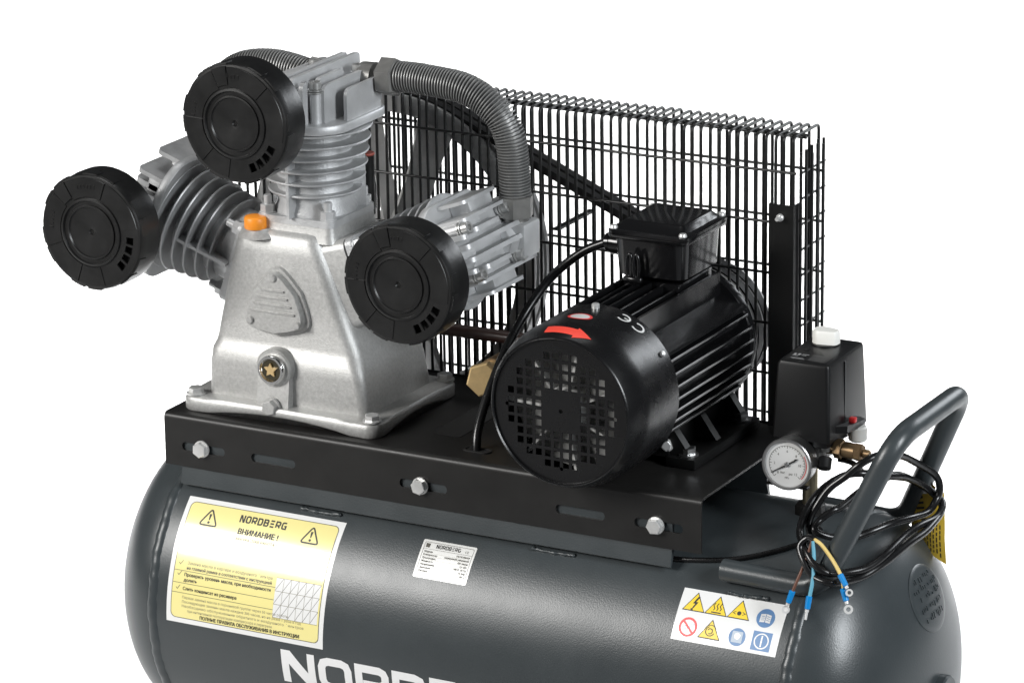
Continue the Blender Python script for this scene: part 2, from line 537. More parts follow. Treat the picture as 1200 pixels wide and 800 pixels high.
def logo(x, y, wl, hl, gap, st, mi, lift=.12, only='NORDBERG'):
    """wide technical capitals; (x, y) top-left, v downwards"""
    out = []
    a = st / 2
    def T(pts, k): return [(x + k * (wl + gap) + a + p[0] * (wl - st), y + a + (1 - p[1]) * (hl - st)) for p in pts]
    G = {'N': [([(0, 0), (0, 1)], 0), ([(0, 1), (1, 0)], 0), ([(1, 0), (1, 1)], 0)],
         'O': [([(.25, 0), (.75, 0), (.93, .07), (1, .25), (1, .75), (.93, .93), (.75, 1), (.25, 1), (.07, .93), (0, .75), (0, .25), (.07, .07)], 1)],
         'R': [([(0, 0), (0, 1), (.78, 1), (.94, .93), (1, .8), (1, .6), (.94, .47), (.78, .4), (.15, .4)], 0), ([(.5, .4), (1, 0)], 0)],
         'D': [([(0, 0), (0, 1), (.7, 1), (.92, .92), (1, .7), (1, .3), (.92, .08), (.7, 0)], 1)],
         'B': [([(0, 0), (0, 1), (.78, 1), (.93, .93), (.97, .77), (.9, .6), (.75, .53), (.92, .47), (1, .27), (.94, .08), (.78, 0)], 1), ([(.15, .53), (.75, .53)], 0)],
         'E': [([(0, 1), (1, 1)], 0), ([(0, .5), (.92, .5)], 0), ([(0, 0), (1, 0)], 0)],
         'G': [([(1, 1), (.25, 1), (.07, .93), (0, .75), (0, .25), (.07, .07), (.25, 0), (1, 0), (1, .45), (.55, .45)], 0)]}
    for k, ch in enumerate(only):
        if ch == 'N':
            x0_, x1_, y0_, y1_ = x + k * (wl + gap), x + k * (wl + gap) + wl, y, y + hl
            dg = st * 1.25; dd = st * 1.15
            out.append(poly([(x0_, y1_), (x0_, y0_), (x0_ + dg, y0_), (x1_ - st, y1_ - dd * 1.5), (x1_ - st, y0_), (x1_, y0_), (x1_, y1_), (x1_ - dg, y1_), (x0_ + st, y0_ + dd * 1.5), (x0_ + st, y1_)], mi, lift))
            continue
        for q, (ln, cl) in enumerate(G[ch]):
            out.append(stroke(T(ln, k), st, mi, lift + .01 * q, bool(cl)))
    return out

# big white brand lettering on the tank
MBL = logo(0, 0, 46.5, 44, 4.6, 10.2, 0, 0)
wrap('lettering', MBL, ['letter_white'], tank, 195, 182.9, base=.35)

# yellow caution sticker
W_, H_ = 221., 157.
P = [poly([(0, 0), (W_, 0), (W_, H_), (0, H_)], 0, 0),
     poly(rrect(6, W_ - 6, 6, H_ - 6, 7), 2, .08),
     poly(rrect(6.9, W_ - 6.9, 6.9, H_ - 6.9, 6.4), 1, .16)]
def caution(cx, cy, s_):
    t = [(cx, cy - s_ * .95), (cx + s_, cy + s_ * .75), (cx - s_, cy + s_ * .75)]
    q = []
    for i in range(3):
        a_, b_, c_ = Vector(t[i - 1]), Vector(t[i]), Vector(t[(i + 1) % 3])
        for k in range(4):
            tt = k / 3
            p0 = b_ + (a_ - b_) * .16; p1 = b_ + (c_ - b_) * .16
            q.append(tuple(p0 * (1 - tt) ** 2 + b_ * 2 * tt * (1 - tt) + p1 * tt * tt))
    return [stroke(q, 2.0, 3, .26, True), poly([(cx - 1.6, cy - s_ * .42), (cx + 1.6, cy - s_ * .42), (cx + .7, cy + s_ * .2), (cx - .7, cy + s_ * .2)], 3, .26),
            poly(circle2(cx, cy + s_ * .45, 1.7, 10), 3, .26)]
P += caution(38, 24, 12.5) + caution(181, 24, 12.5)
P += logo(79, 13, 7.2, 9.5, 1.15, 2.0, 3, .26)
P += heavy(.45, 'ВНИМАНИЕ !', 9.5, 110, 37, 3, .26, 'CENTER', 56) + heavy(.2, 'АККУРАТНАЯ РАБОТА !', 5.5, 110, 45, 4, .26, 'CENTER', 58)
def rule(y, xa=7, xb=150): return poly([(xa, y), (xb, y), (xb, y + .6), (xa, y + .6)], 2, .26)
P += [poly([(150, 80), (W_ - 9, 80), (W_ - 9, 128), (150, 128)], 0, .22)]
for i in range(1, 6): P.append(poly([(150 + i * 10.4, 80), (150.4 + i * 10.4, 80), (150.4 + i * 10.4, 128), (150 + i * 10.4, 128)], 4, .3))
for i in range(4): P.append(poly([(150, 80 + i * 16), (W_ - 9, 80 + i * 16), (W_ - 9, 80.5 + i * 16), (150, 80.5 + i * 16)], 4, .3))
for i in range(-2, 6):
    xa, xb = 150 + i * 10.4, 150 + i * 10.4 + 31
    ya, yb = 128, 80
    if xa < 150: ya = 128 - (150 - xa) / 31 * 48; xa = 150
    if xb > W_ - 9: yb = 80 + (xb - (W_ - 9)) / 31 * 48; xb = W_ - 9
    P.append(stroke([(xa, ya), (xb, yb)], .45, 2, .3))
P += [rule(92), rule(107), rule(119),
      text2d('Замена масла в картере и воздушного фильтра', 5.2, 24, 84, 4, .26, width=120)]
P += heavy(.15, 'на главной рамке в соответствии с инструкцией', 5.2, 24, 90, 2, .26, width=120)
P += heavy(.2, 'Проверить уровень масла, при необходимости', 5.6, 22, 98.5, 3, .26, width=122)
P += heavy(.2, 'долить', 5.6, 22, 105, 3, .26) + heavy(.2, 'Слить конденсат из ресивера', 5.6, 22, 115.5, 3, .26, width=76)
for y in (85, 98, 115): P.append(stroke([(12, y - 2), (14, y), (17.5, y - 5)], .7, 2, .26))
for i, s_ in enumerate(('Первая замена масла в поршневой группе через 50 часов работы', 'Последующие замены масла каждые 300 часов, но не реже 1 раза в год',
                        'Необходимо обслуживание обратного и воздушного фильтров', 'при интенсивной эксплуатации компрессора и перегреве')):
    P.append(text2d(s_, 4.6, 22 + (8 if i == 3 else 0), 126 + i * 5.4, 4, .26, width=(150, 168, 172, 120)[i]))
P += heavy(.25, 'ПОЛНЫЕ ПРАВИЛА ОБСЛУЖИВАНИЯ В ИНСТРУКЦИИ', 6.0, 118, 148.5, 3, .26, 'CENTER', 140)
wrap('warning_sticker', P, ['paper_white', 'paper_yellow', 'print_grey', 'print_black', 'print_pale'], tank, 35.8, 134.1, skew=-.015)

# small rating plate
P = [poly(rrect(0, 71.5, 0, 47.5, 2), 0, 0), stroke(rrect(3, 68.5, 3, 44.5, 2), .5, 2, .12, True)]
P += logo(19, 4.6, 3.6, 5, .55, 1.0, 1, .14)
P += [poly(rrect(5, 10.5, 4.5, 9.8, .6), 2, .14), text2d('CE', 4.2, 58, 9.6, 2, .14), poly([(3, 11.4), (68.5, 11.4), (68.5, 11.8), (3, 11.8)], 2, .12)]
rr = random.Random(11)
for i, (la, ra) in enumerate((('Модель', 'NCPE100/420'), ('Компрессор', 'поршневой ременной'), ('Производит.', '420 л/мин'), ('Мощность', '2,2 кВт'),
                              ('Напряжение', '380 В  50 Гц'), ('Давление', '10 бар'), ('Ресивер', '100 л'))):
    P += heavy(.12, la, 3.1, 5.5, 15.8 + i * 4, 2, .14)
    P += heavy(.12, ra, 3.1, 66.5, 15.8 + i * 4, 2, .14, 'RIGHT')
    P.append(poly([(5, 16.7 + i * 4), (66.5, 16.7 + i * 4), (66.5, 16.85 + i * 4), (5, 16.85 + i * 4)], 3, .12))
wrap('rating_plate', P, ['plate_silver', 'print_black', 'print_grey', 'print_pale'], tank, 364.6, 134.9, skew=-.02)

# white safety pictogram sticker
P = [poly([(0, 0), (131, 0), (131, 61.5), (0, 61.5)], 0, 0)]
def tri(cx, cy, h):
    wd = h * .62
    o = [(cx, cy - h * .58), (cx + wd, cy + h * .42), (cx - wd, cy + h * .42)]
    i_ = [(cx, cy - h * .5), (cx + wd * .88, cy + h * .37), (cx - wd * .88, cy + h * .37)]
    return [poly(o, 2, .1), poly(i_, 1, .18)]
for c in (19, 47, 75): P += tri(c, 16.5, 23)
P += tri(46, 45, 23)
P.append(poly([(20.5, 8.5), (16, 17), (19, 17), (16.2, 23.5), (15.2, 22.5), (15.4, 26), (18.5, 24.5), (17.5, 24), (22.5, 15), (19.5, 15), (23, 8.5)], 2, .28))
for k in (-4, 0, 4): P.append(stroke([(47 + k, 21), (48.2 + k, 18.5), (46 + k, 15.5), (47.6 + k, 12)], 1., 2, .28))
P.append(poly([(41, 22.6), (53, 22.6), (53, 24), (41, 24)], 2, .28))
P.append(poly(circle2(75, 19.3, 2.6, 14), 2, .28))
for sx in (-1, 1): P.append(stroke([(75 + sx * 4, 17.5), (75 + sx * 7.5, 19.3), (75 + sx * 4, 21)], .7, 2, .28))
P += [stroke(arc(46, 45.5, 5.4, 20, 250), 1., 2, .28), stroke(arc(46, 45.5, 3, -160, 120), 1., 2, .28), stroke(arc(46, 45.5, 7.2, 200, 340), .8, 2, .28)]
P += [stroke(circle2(18, 45, 10.0, 32), 2.6, 3, .2, True), stroke([(10.8, 38), (25.2, 52)], 2.4, 3, .3)]
P += [stroke([(10.5, 46), (16, 43.5), (21, 44.5), (25, 42.5)], .9, 5, .25), stroke([(11, 48.5), (17, 46.5), (25.5, 47.5)], .9, 5, .25), stroke([(20, 42), (26, 41)], .7, 5, .25)]
P += [poly(circle2(108, 19.5, 11.2, 36), 4, .1), poly([(101.5, 15.5), (107.6, 14.5), (107.6, 24.4), (101.5, 25)], 0, .2), poly([(108.4, 14.5), (114.5, 15.5), (114.5, 25), (108.4, 24.4)], 0, .2)]
for k in range(3): P += [poly([(102.7, 17.6 + k * 2.2), (106.8, 17 + k * 2.2), (106.8, 17.6 + k * 2.2), (102.7, 18.2 + k * 2.2)], 4, .28),
                         poly([(109.4, 17 + k * 2.2), (113.4, 17.6 + k * 2.2), (113.4, 18.2 + k * 2.2), (109.4, 17.6 + k * 2.2)], 4, .28)]
P += [poly(circle2(80, 46.5, 10.4, 36), 4, .1), poly(rrect(73.5, 86.5, 40, 53, 1), 5, .2), poly(circle2(80, 45.5, 3.8, 16), 0, .28)]
P += [poly([(98.5, 35.5), (122, 35.5), (122, 57.5), (98.5, 57.5)], 4, .1), stroke(circle2(110.2, 46.5, 8.4, 32), 1.5, 0, .2, True), poly([(109.3, 40), (111.1, 40), (111.1, 53), (109.3, 53)], 0, .2)]
mat('print_paleblue', (.45, .52, .6), .4)
wrap('safety_sticker', P, ['paper_white', 'print_yellow', 'print_black', 'print_red', 'print_blue', 'print_paleblue'], tank, 707.5, 136.0, skew=-.02)

# ---- carrying handle
hp = fillet_path([(752, 1, -80), (872, 0, -82), (956, 17, 102), (956, 206, 102), (870, 242, -82), (760, 250, -82)], 42, 10)
MB().tube(hp, 12.8, 24).build('carry_handle', 'tank_paint', ROOT, 60)

# ---- base plate: bent sheet with slotted front flange
b = MB()
XR = 724
slots = [(55, 30.5), (154, 31), (361, 32), (569, 32), (670, 31)]
holes = [rrect(cx - hw, cx + hw, -45.5, -34.5, 5.4, 6) for cx, hw in slots]
outer = [(0, -7), (0, -66), (XR, -66), (XR, -7)]
def fnF(x, z, t): return (x, t, z)
b.plate(outer, holes, 0, 3, fnF)
n = 6
sec = []
for i in range(n + 1):
    a = pi / 2 * i / n
    sec.append((7 - 7 * cos(a), -7 + 7 * sin(a)))
sec2 = sec + [(284, 0), (284, -3)] + [(7 - 4 * cos(pi / 2 * i / n), -7 + 4 * sin(pi / 2 * i / n)) for i in range(n, -1, -1)]
b.loft([[(0, y, z) for y, z in sec2], [(XR, y, z) for y, z in sec2]])
b.box(0, XR, 281, 284, -66, -3.2)
plate = b.build('base_plate', 'sheet_black', ROOT, 30)
for i, x in enumerate((53, 357.5, 667)):
    MB().hexnut((x, 0, -40), (0, -1, 0), 9.6, 6.5, 0, phase=.5 + i * .33, washer=10.6, wh=1.6, dome=.6).build('bolt', 'zinc', plate, 30)
# slot in the top of the plate, the cable passes through it
MB().plate(rrect(395, 432, 30, 47, 8), [rrect(398, 429, 33, 44, 5.2)], 0.3, 1.6, lambda x, y, t: (x, y, t)).build('grommet', 'rubber_foot', plate)
mat('shade_black', (.002, .002, .002), .9)  # near-black painted in for shade, in the slot and on the plate
MB().plate(rrect(398, 429, 33, 44, 5.2), [], 0.25, .6, lambda x, y, t: (x, y, t)).build('cable_hole', 'shade_black', plate)
MB().plate(rrect(333, 372, 70, 190, 5), [], 0.25, .6, lambda x, y, t: (x, y, t)).build('shadow_patch', 'shade_black', plate)  # dark sheet drawn as the shadow on the plate beside the pump

# ================================================================== pump
PX, PY, PZ = 152.8, 118., 146.
ALPHA = radians(70.5)

# ---- crankcase
def sect(xl0, xr0, y0, y1, z, r, xl1=None, xr1=None, n=5):
    """rounded rectangle that may be wider at the back (xl1, xr1)"""
    xl1 = xl0 if xl1 is None else xl1; xr1 = xr0 if xr1 is None else xr1
    q = rrect(0, 1000, 0, 1000, 1, n)
    out = []
    for (cx, cy, a) in ((1, 1, 0), (0, 1, pi / 2), (0, 0, pi), (1, 0, 1.5 * pi)):
        X0 = (xl0, xl1)[cy] if cx == 0 else (xr0, xr1)[cy]
        Y0 = (y0, y1)[cy]
        ccx = X0 + r if cx == 0 else X0 - r; ccy = Y0 + r if cy == 0 else Y0 - r
        for i in range(n + 1):
            t = a + i * pi / 2 / n
            out.append((ccx + r * cos(t), ccy + r * sin(t), z))
    return out
b = MB()
b.loft([sect(40, 264, 37, 198, 14, 12), sect(40, 263, 37, 198, 26, 12), sect(40.5, 258, 38, 197, 60, 14), sect(41.5, 253, 40, 196, 76, 16),
        sect(44, 249, 44, 194, 84, 18), sect(45.5, 246, 46, 193, 92, 18), sect(57, 221, 49.5, 188, 148, 18), sect(69, 200, 53, 182, 200, 18), sect(73.5, 192, 54.5, 180, 218, 18),
        sect(78, 189, 59, 178, 226, 16), sect(86, 184, 67, 172, 229, 12)])
# side shoulders that carry the two slanted cylinders
for sg in (-1, 1):
    ax = Vector((sg * sin(ALPHA), 0, cos(ALPHA))); e = Vector((sg * cos(ALPHA), 0, -sin(ALPHA)))
    def fl(d, h, r=12):
        return [Vector((PX, PY, PZ)) + ax * d + e * p[0] + Vector((0, p[1], 0)) for p in rrect(-h, h, -h, h, r, 5)]
    b.loft([fl(20, 58), fl(70, 55), fl(88, 53)])
# pedestal for the upright cylinder
b.loft([[(PX + p[0], PY + p[1], 218) for p in rrect(-56, 56, -56, 56, 12)], [(PX + p[0], PY + p[1], 229) for p in rrect(-53.5, 53.5, -53.5, 53.5, 10)],
        [(PX + p[0], PY + p[1], 237) for p in rrect(-52.5, 52.5, -52.5, 52.5, 9)]])
b.lathe([(0, 0), (26, 0), (17.5, 7), (15.5, 10), (0, 10)], (104, 66, 219), (0, 0, 1), 32)
# bearing housing towards the flywheel
b.lathe([(0, 0), (62, 0), (60, 40), (48, 60), (38, 62), (38, 84), (0, 84)], (PX, 190, PZ), (0, 1, 0), 40)
# oil spout below the sight glass
b.loft([[(118, 40, 4), (162, 40, 4), (162, 22, 4), (118, 22, 4)], [(118, 42, 60), (162, 42, 60), (162, 30, 60), (118, 30, 60)]])
b.lathe([(0, 0), (24, 0), (24, 13), (22, 15), (0, 15)], (141, 42, 66), (0, -1, .02), 36)
crank = b.build('crankcase', 'cast_silver', ROOT, 40)
# foot flange with the arched front
b = MB()
def skirt(x0, x1, z, r, ins, arch):
    out = []
    q = rrect(x0 + ins, x1 - ins, 16 + ins, 219 - ins, r, 6)
    m = []
    for i in range(len(q)):                      # add points along the straight edges
        a_, c_ = q[i], q[(i + 1) % len(q)]
        m.append(a_)
        if hypot(a_[0] - c_[0], a_[1] - c_[1]) > 60:
            for k in range(1, 12): m.append((a_[0] + (c_[0] - a_[0]) * k / 12, a_[1] + (c_[1] - a_[1]) * k / 12))
    for x, y in m:
        zz = z
        if arch:
            tx = (x - x0) / (x1 - x0); ty = (y - 16) / 203
            s_ = max(0, sin(pi * min(1, max(0, (tx - .13) / .74)))) if (y < 40 or y > 195) else max(0, sin(pi * min(1, max(0, (ty - .15) / .7))))
            zz = z + arch * s_ ** .8
        out.append((x, y, zz))
    return out
b.loft([skirt(14, 289, 0.3, 16, 1.5, 9), skirt(14, 289, 2, 17, 0, 9), skirt(14, 289, 15, 17, 0, 1.5), skirt(14, 289, 18.5, 15, 2.5, 1), skirt(14, 289, 19.5, 12, 8, 0)])
b.build('foot_flange', 'cast_silver', crank, 45)
for i, (x, y) in enumerate(((30, 27), (277, 28), (276, 206))):
    MB().hexnut((x, y, 19.5), (0, 0, 1), 9.5, 6.5, 0, phase=i * .3 + .2, washer=11.5, wh=2).build('bolt', 'zinc', crank, 30)
# triangular cover plate
def trishape(k, yy):
    cx, cz = 137, 140
    pts = [(137, 193), (187, 116), (91, 111)]
    out = []
    for i in range(3):
        a_, b_, c_ = Vector(pts[i - 1]), Vector(pts[i]), Vector(pts[(i + 1) % 3])
        cen = Vector((138, 138))
        for j in range(9):
            t = j / 8
            p0 = b_ + (a_ - b_) * .5; p1 = b_ + (c_ - b_) * .5
            p0 = p0 + (p0 - cen).normalized() * 7; p1 = p1 + (p1 - cen).normalized() * 7
            w_ = 2.6
            p = (p0 * (1 - t) ** 2 + b_ * 2 * w_ * t * (1 - t) + p1 * t * t) / ((1 - t) ** 2 + 2 * w_ * t * (1 - t) + t * t)
            out.append(((p.x - cx) * k + cx, yy + (p.y - 150) * .043, (p.y - cz) * k + cz))
    return out
b = MB(); b.loft([trishape(1.12, 51), trishape(1.11, 45), trishape(1.0, 45), trishape(.98, 38), trishape(.95, 36.5)])
for i in range(4):
    z = 134 + i * 9
    hw = (192 - z) * .56
    b.box(138 - hw, 137 + hw * .98, 34.4 + (z - 150) * .043, 40, z - 1.3, z + 1.3, .5, 1)
b.build('cover_plate', 'cast_silver', crank, 40)
for x, z in ((138, 176), (106, 121), (172, 122)):
    MB().cyl((x, 39, z), (x, 33.5 + (z - 150) * .043, z), 5.2, 18, ch=1.4).build('screw', 'cast_silver', crank, 40)
# sight glass and drain plug
b = MB()
b.lathe([(18.5, 0), (18.5, 5), (17, 7), (14.5, 7), (13, 4)], (141, 27, 66), (0, -1, .02), 36, 0)
b.lathe([(13, 4), (0, 4)], (141, 27, 66), (0, -1, .02), 36, 1)
star = []
for k in range(10):
    r = 9 if k % 2 == 0 else 4.6
    star.append((141 + r * sin(k * pi / 5), 66 + r * cos(k * pi / 5)))
b.plate(star, [], 20.6, 22.5, lambda x, z, t: (x, t, z), 2)
b.build('sight_glass', ['chrome', 'sight_oil', 'brass'], crank, 40)
MB().lathe([(0, 0), (11.5, 0), (11.5, 3), (0, 3)], (141, 23, 20), (0, -1, 0), 24).hexnut((141, 20, 20), (0, -1, 0), 9.5, 7, 0, .3).build('drain_plug', 'cast_silver', crank, 30)
# oil filler cap, breather
b = MB(); b.lathe([(0, 0), (13, 0), (13.6, 1), (13.6, 12.5), (12.4, 14.4), (10, 15), (0, 15.2)], (102.5, 60, 228.5), (0, 0, 1), 36)
b.build('oil_cap', 'orange_plastic', crank, 45)
b = MB(); b.cyl((192, 176, 228), (192, 176, 301), 8.2, 20, 0); b.cyl((192, 176, 301), (192, 176, 304.5), 8.6, 20, 1, ch=1)
b.build('breather_tube', ['filter_plastic', 'breather_red'], crank, 45)

# ---- cylinders (local frame: origin on the crank axis, z along the bore)
def ring_fin(r, h, t=2.8, hole=44, seg=64):
    return MB().lathe([(hole, -t / 2), (r - 1, -t / 2), (r, 0), (r - 1, t / 2), (hole, t / 2)], (0, 0, h), (0, 0, 1), seg)
barrel = MB()
barrel.plate(rrect(-53, 53, -53, 53, 9, 6), [], 91, 99.5, lambda x, y, t: (x, y, t))
barrel.lathe([(0, 99), (50, 99), (50, 103), (45.5, 112), (45, 206), (0, 206)], (0, 0, 0), (0, 0, 1), 56)
# vertical cast ribs
for a in (-1.62, .65, 2.6):
    c, s_ = cos(a), sin(a)
    for (r0, r1) in ((42, 60.5),):
        q = [(r0, -1.9), (r1, -1.9), (r1, 1.9), (r0, 1.9)]
        barrel.loft([[(p[0] * c - p[1] * s_, p[0] * s_ + p[1] * c, z) for p in q] for z in (99, 172)])
mat('cyl_alu', (.47, .475, .48), .48, .45, bump=.6, bscale=520, bdist=.0009, vary=.16, vscale=45, rvary=.08)
barrel_me = barrel.mesh('cylinder', 'cyl_alu', 40)
fin_me = [ring_fin(r, h).mesh('cooling_fin', 'cyl_alu', 40) for r, h in ((57, 126), (61, 141.5), (64, 157), (66, 172.5), (68.5, 188), (71, 203))]
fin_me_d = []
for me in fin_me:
    m2 = me.copy(); m2.materials.clear(); m2.materials.append(M['shaded_alu']); fin_me_d.append(m2)
b = MB(); b.hexnut((0, 0, 99.5), (0, 0, 1), 9, 9, 0, .2, washer=10, wh=1.5); b.cyl((0, 0, 108), (0, 0, 121), 5, 16, ch=1)
nut_me = b.mesh('stud_nut', 'cast_alu', 30)

# ---- heads
def fin_plate(x, y0, y1, z0, z1, t=4.2, r=9):
    q = [(y0, z0), (y1, z0)] + [(y1 - r * .6 + r * .6 * cos(a), z1 - r * .6 + r * .6 * sin(a)) for a in (0, pi / 6, pi / 3, pi / 2)] + \
        [(y0 + r - r * sin(a), z1 - r + r * cos(a)) for a in (0, pi / 8, pi / 4, 3 * pi / 8, pi / 2)]
    return MB().plate(q, [], x - t / 2, x + t / 2, lambda y, z, tt: (tt, y, z))
head = MB()
hb = [(-63, -40), (-40, -66), (40, -66), (63, -40), (63, 66), (40, 86), (-40, 86), (-63, 66)]
def rpoly(pts, r, n=4):
    out = []
    k = len(pts)
    for i in range(k):
        a_, b_, c_ = Vector(pts[i - 1]), Vector(pts[i]), Vector(pts[(i + 1) % k])
        d = min(r, (a_ - b_).length * .45, (c_ - b_).length * .45)
        p0 = b_ + (a_ - b_).normalized() * d; p1 = b_ + (c_ - b_).normalized() * d
        for j in range(n + 1):
            t = j / n
            out.append(tuple(p0 * (1 - t) ** 2 + b_ * 2 * t * (1 - t) + p1 * t * t))
    return out
hb = rpoly(hb, 26)
head.loft([[(x * .99, y * .99, 206) for x, y in hb], [(x, y, 207.5) for x, y in hb], [(x, y, 215) for x, y in hb], [(x * .985, y * .985, 216.5) for x, y in hb]])
head.box(-36, 36, -30, 74, 216, 249, 3, 2)
head.box(-57, 57, 6, 62, 216, 245, 4, 2)                     # valve / port block at the rear
head.lathe([(0, 0), (22, 0), (20, 30), (18, 104), (0, 104)], (0, -38, 240), (0, -1, 0), 28)   # intake neck
head_me = head.mesh('cylinder_head', 'cast_alu', 40)
hfins = [fin_plate(x, y0, y1, 215.5, z1, 5.6 if abs(x) < 30 else 4.4) .mesh('cooling_fin', 'cast_alu', 40) for x, y0, y1, z1 in
         ((-56, -19, 60, 255), (-38, -41, 94, 262), (-21, -62, -51, 268), (-23, -30, 30, 267), (-9, -64, 92, 271), (7, -64, 95, 272), (21, -62, -51, 268),
          (23, -30, 30, 267), (38, -41, 94, 262), (56, -19, 60, 255))]
b = MB(); b.cyl((0, 0, 215), (0, 0, 252), 7.0, 20, 1); b.cyl((0, 0, 252), (0, 0, 258), 4.6, 14); b.lathe([(0, 0), (9.4, 0), (9.4, 1.8), (6.5, 1.8), (9, 3), (9, 4.6), (6.5, 4.6), (7.4, 5.5), (7.4, 13), (6.6, 14), (4, 14), (4, 9), (0, 9)], (0, 0, 253), (0, 0, 1), 20)
hbolt_me = b.mesh('head_bolt', ['bolt_steel', 'cast_alu'], 35)
head_me_d = head_me.copy(); head_me_d.materials.clear(); head_me_d.materials.append(M['shaded_alu'])  # left head: same casting, shade painted in as a darker metal
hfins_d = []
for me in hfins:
    m2 = me.copy(); m2.materials.clear(); m2.materials.append(M['shaded_alu']); hfins_d.append(m2)

# ---- air filters (local frame: axis -Y)
RF = 71.
def filter_mesh(rot):
    b = MB()
    def P3(r, a, y): return (r * cos(a), y, r * sin(a))
    # lathe body: scalloped rim at the front, wider can behind
    b.lathe([(0, 45), (56, 45), (68, 44), (RF + .8, 40), (RF + 1.2, 25), (RF, 12), (RF, 4), (RF - 1.5, .6), (RF - 4, .2)], (0, 0, 0), (0, 1, 0), 72, 0)
    # front annulus with real openings
    hol = []
    for k in range(4):
        a0 = rot + radians(-8 + k * 12.2); a1 = a0 + radians(9.2)
        hol.append([(r * cos(a), r * sin(a)) for r, a in ((50, a0), (60, a0), (60, (a0 + a1) / 2), (60, a1), (50, a1))])
    b.plate(circle2(0, 0, RF - 3.9, 72), hol + [circle2(0, 0, 41.5, 56)], .2, 3.2, lambda x, z, t: (x, t, z), 0)
    # inner dished centre with raised rings
    b.lathe([(41.6, .2), (41.6, -1.8), (39.2, -2.2), (38.2, .6), (33.6, .8), (33, -.9), (31.6, -1.1), (30.6, .8), (8, 1.1), (4, 1.6), (2.5, 3.4), (0, 3.4)], (0, 0, 0), (0, 1, 0), 56, 0)
    # dark inside
    b.lathe([(0, 9), (66, 9)], (0, 0, 0), (0, 1, 0), 40, 1)
    # raised sectors, divided by grooves
    a = rot + radians(48)
    for w_, h_ in ((60, .9), (52, 1.4), (18, 2.0), (62, .9), (50, 1.3), (34, .9)):
        a1 = a + radians(w_ - 1.2); n = max(3, int(w_ / 6))
        hh = .2 - h_
        ri, ro = (43, RF - 4.2) if h_ < 1.8 else (46, RF - 2.5)
        secs = []
        for i in range(n + 1):
            t = a + (a1 - a) * i / n
            secs.append([P3(ri, t, .4), P3(ri + .6, t, hh), P3(ro - .6, t, hh), P3(ro, t, .4)])
        b.loft(secs)
        a += radians(w_)
    # shallow flats round the rim
    for k in range(18):
        t = 2 * pi * k / 18 + rot
        if k % 3 == 1: continue
        t1 = t + radians(16)
        secs = []
        for i in range(4):
            tt = t + (t1 - t) * i / 3
            secs.append([P3(RF - 2, tt, 2), P3(RF + 1.1, tt, 2.4), P3(RF + 1.4, tt, 15), P3(RF - 1, tt, 15.5)])
        b.loft(secs)
    # moulded marks
    rm = random.Random(int(rot * 1000))
    for ac, nn in ((radians(97), 6), (radians(172), 5)):
        for k in range(nn):
            t = ac + (k - nn / 2) * .085
            r0 = 54 + rm.uniform(-.8, .8); r1 = r0 + rm.uniform(3, 6)
            secs = [[P3(r, t + d_, yy) for d_, yy in ((-.016, -.6), (-.012, -1.7), (.012, -1.7), (.016, -.6))] for r in (r0, r1)]
            b.loft(secs)
    return b.mesh('air_filter', ['filter_plastic', 'slot_dark'], 38)

def module(angle, dr, yaw_f, fpos, dark):
    """one cylinder with head; dr shifts the head along the bore"""
    rot = (0, angle, 0)
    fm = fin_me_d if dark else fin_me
    cy = put('cylinder', barrel_me, ROOT, loc=(PX, PY, PZ), rot=rot)
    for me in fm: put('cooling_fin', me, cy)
    for x, y in ((-42, -42), (42, -42), (-42, 42), (42, 42)):
        put('stud_nut', nut_me, cy, loc=(x, y, 0))
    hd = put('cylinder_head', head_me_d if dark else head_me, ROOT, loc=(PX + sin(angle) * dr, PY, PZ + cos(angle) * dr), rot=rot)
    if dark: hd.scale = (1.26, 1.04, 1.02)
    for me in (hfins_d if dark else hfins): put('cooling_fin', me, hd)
    for x, y in ((-29, -42), (29, -42), (-30, 56), (30, 56)):
        if dark and x > 0: continue
        put('head_bolt', hbolt_me, hd, loc=(x, y, 0))
    fl_ = put('air_filter', filter_mesh(yaw_f), ROOT, loc=fpos)
    return cy, hd, fl_

module(0, 0, radians(-62), (152.5, -57, 389), False)
module(-ALPHA, -8, radians(-38), (-55, -57, 233.5), True)
module(ALPHA, -8, radians(-60), (366, -57, 222), False)

# ---- discharge hoses with close-wound fins
def hose(path, r0, r1, pitch, name='discharge_hose'):
    sp = spline(path, 24); L = [0]
    for i in range(1, len(sp)): L.append(L[-1] + (sp[i] - sp[i - 1]).length)
    P, R = [], []
    d = 0; k = 0; seq = ((0, r0), (.42, r0), (.5, r1), (.78, r1), (.86, r0))
    j = 0
    nf = int(L[-1] / pitch)
    for f_ in range(nf):
        for fr, r in seq:
            dd = (f_ + fr) * pitch
            while j < len(L) - 2 and L[j + 1] < dd: j += 1
            t = (dd - L[j]) / (L[j + 1] - L[j])
            P.append(sp[j].lerp(sp[j + 1], t)); R.append(r)
    return MB().tube(P, R, 24).build(name, 'hose_metal', ROOT, 50)
h1 = hose([(232, 180, 401.5), (255, 180, 402), (279, 180, 401), (320, 181, 397), (346, 182, 387), (369, 183, 369.5), (380, 185, 350), (385, 187, 325), (387, 190, 270)], 13.6, 19, 3.75)
MB().hexnut((214, 180, 400), (1, 0, .03), 24, 21, 0, .62).cyl((186, 180, 396), (204, 180, 396.5), 19, 24).build('hose_nut', 'nut_metal', h1, 30)
b = MB(); b.hexnut((387, 190, 245), (0, 0, 1), 22, 26, 0, .35); b.cyl((387, 190, 236), (387, 190, 248), 16, 24, ch=2)
b.build('hose_nut', 'nut_metal', h1, 30)
b = MB(); b.box(364, 408, 172, 214, 196, 240, 5, 2); b.hexnut((386, 176, 218), (-.3, -1, 0), 17, 14, 0, .2)
b.box(330, 368, 176, 210, 200, 236, 4, 2)
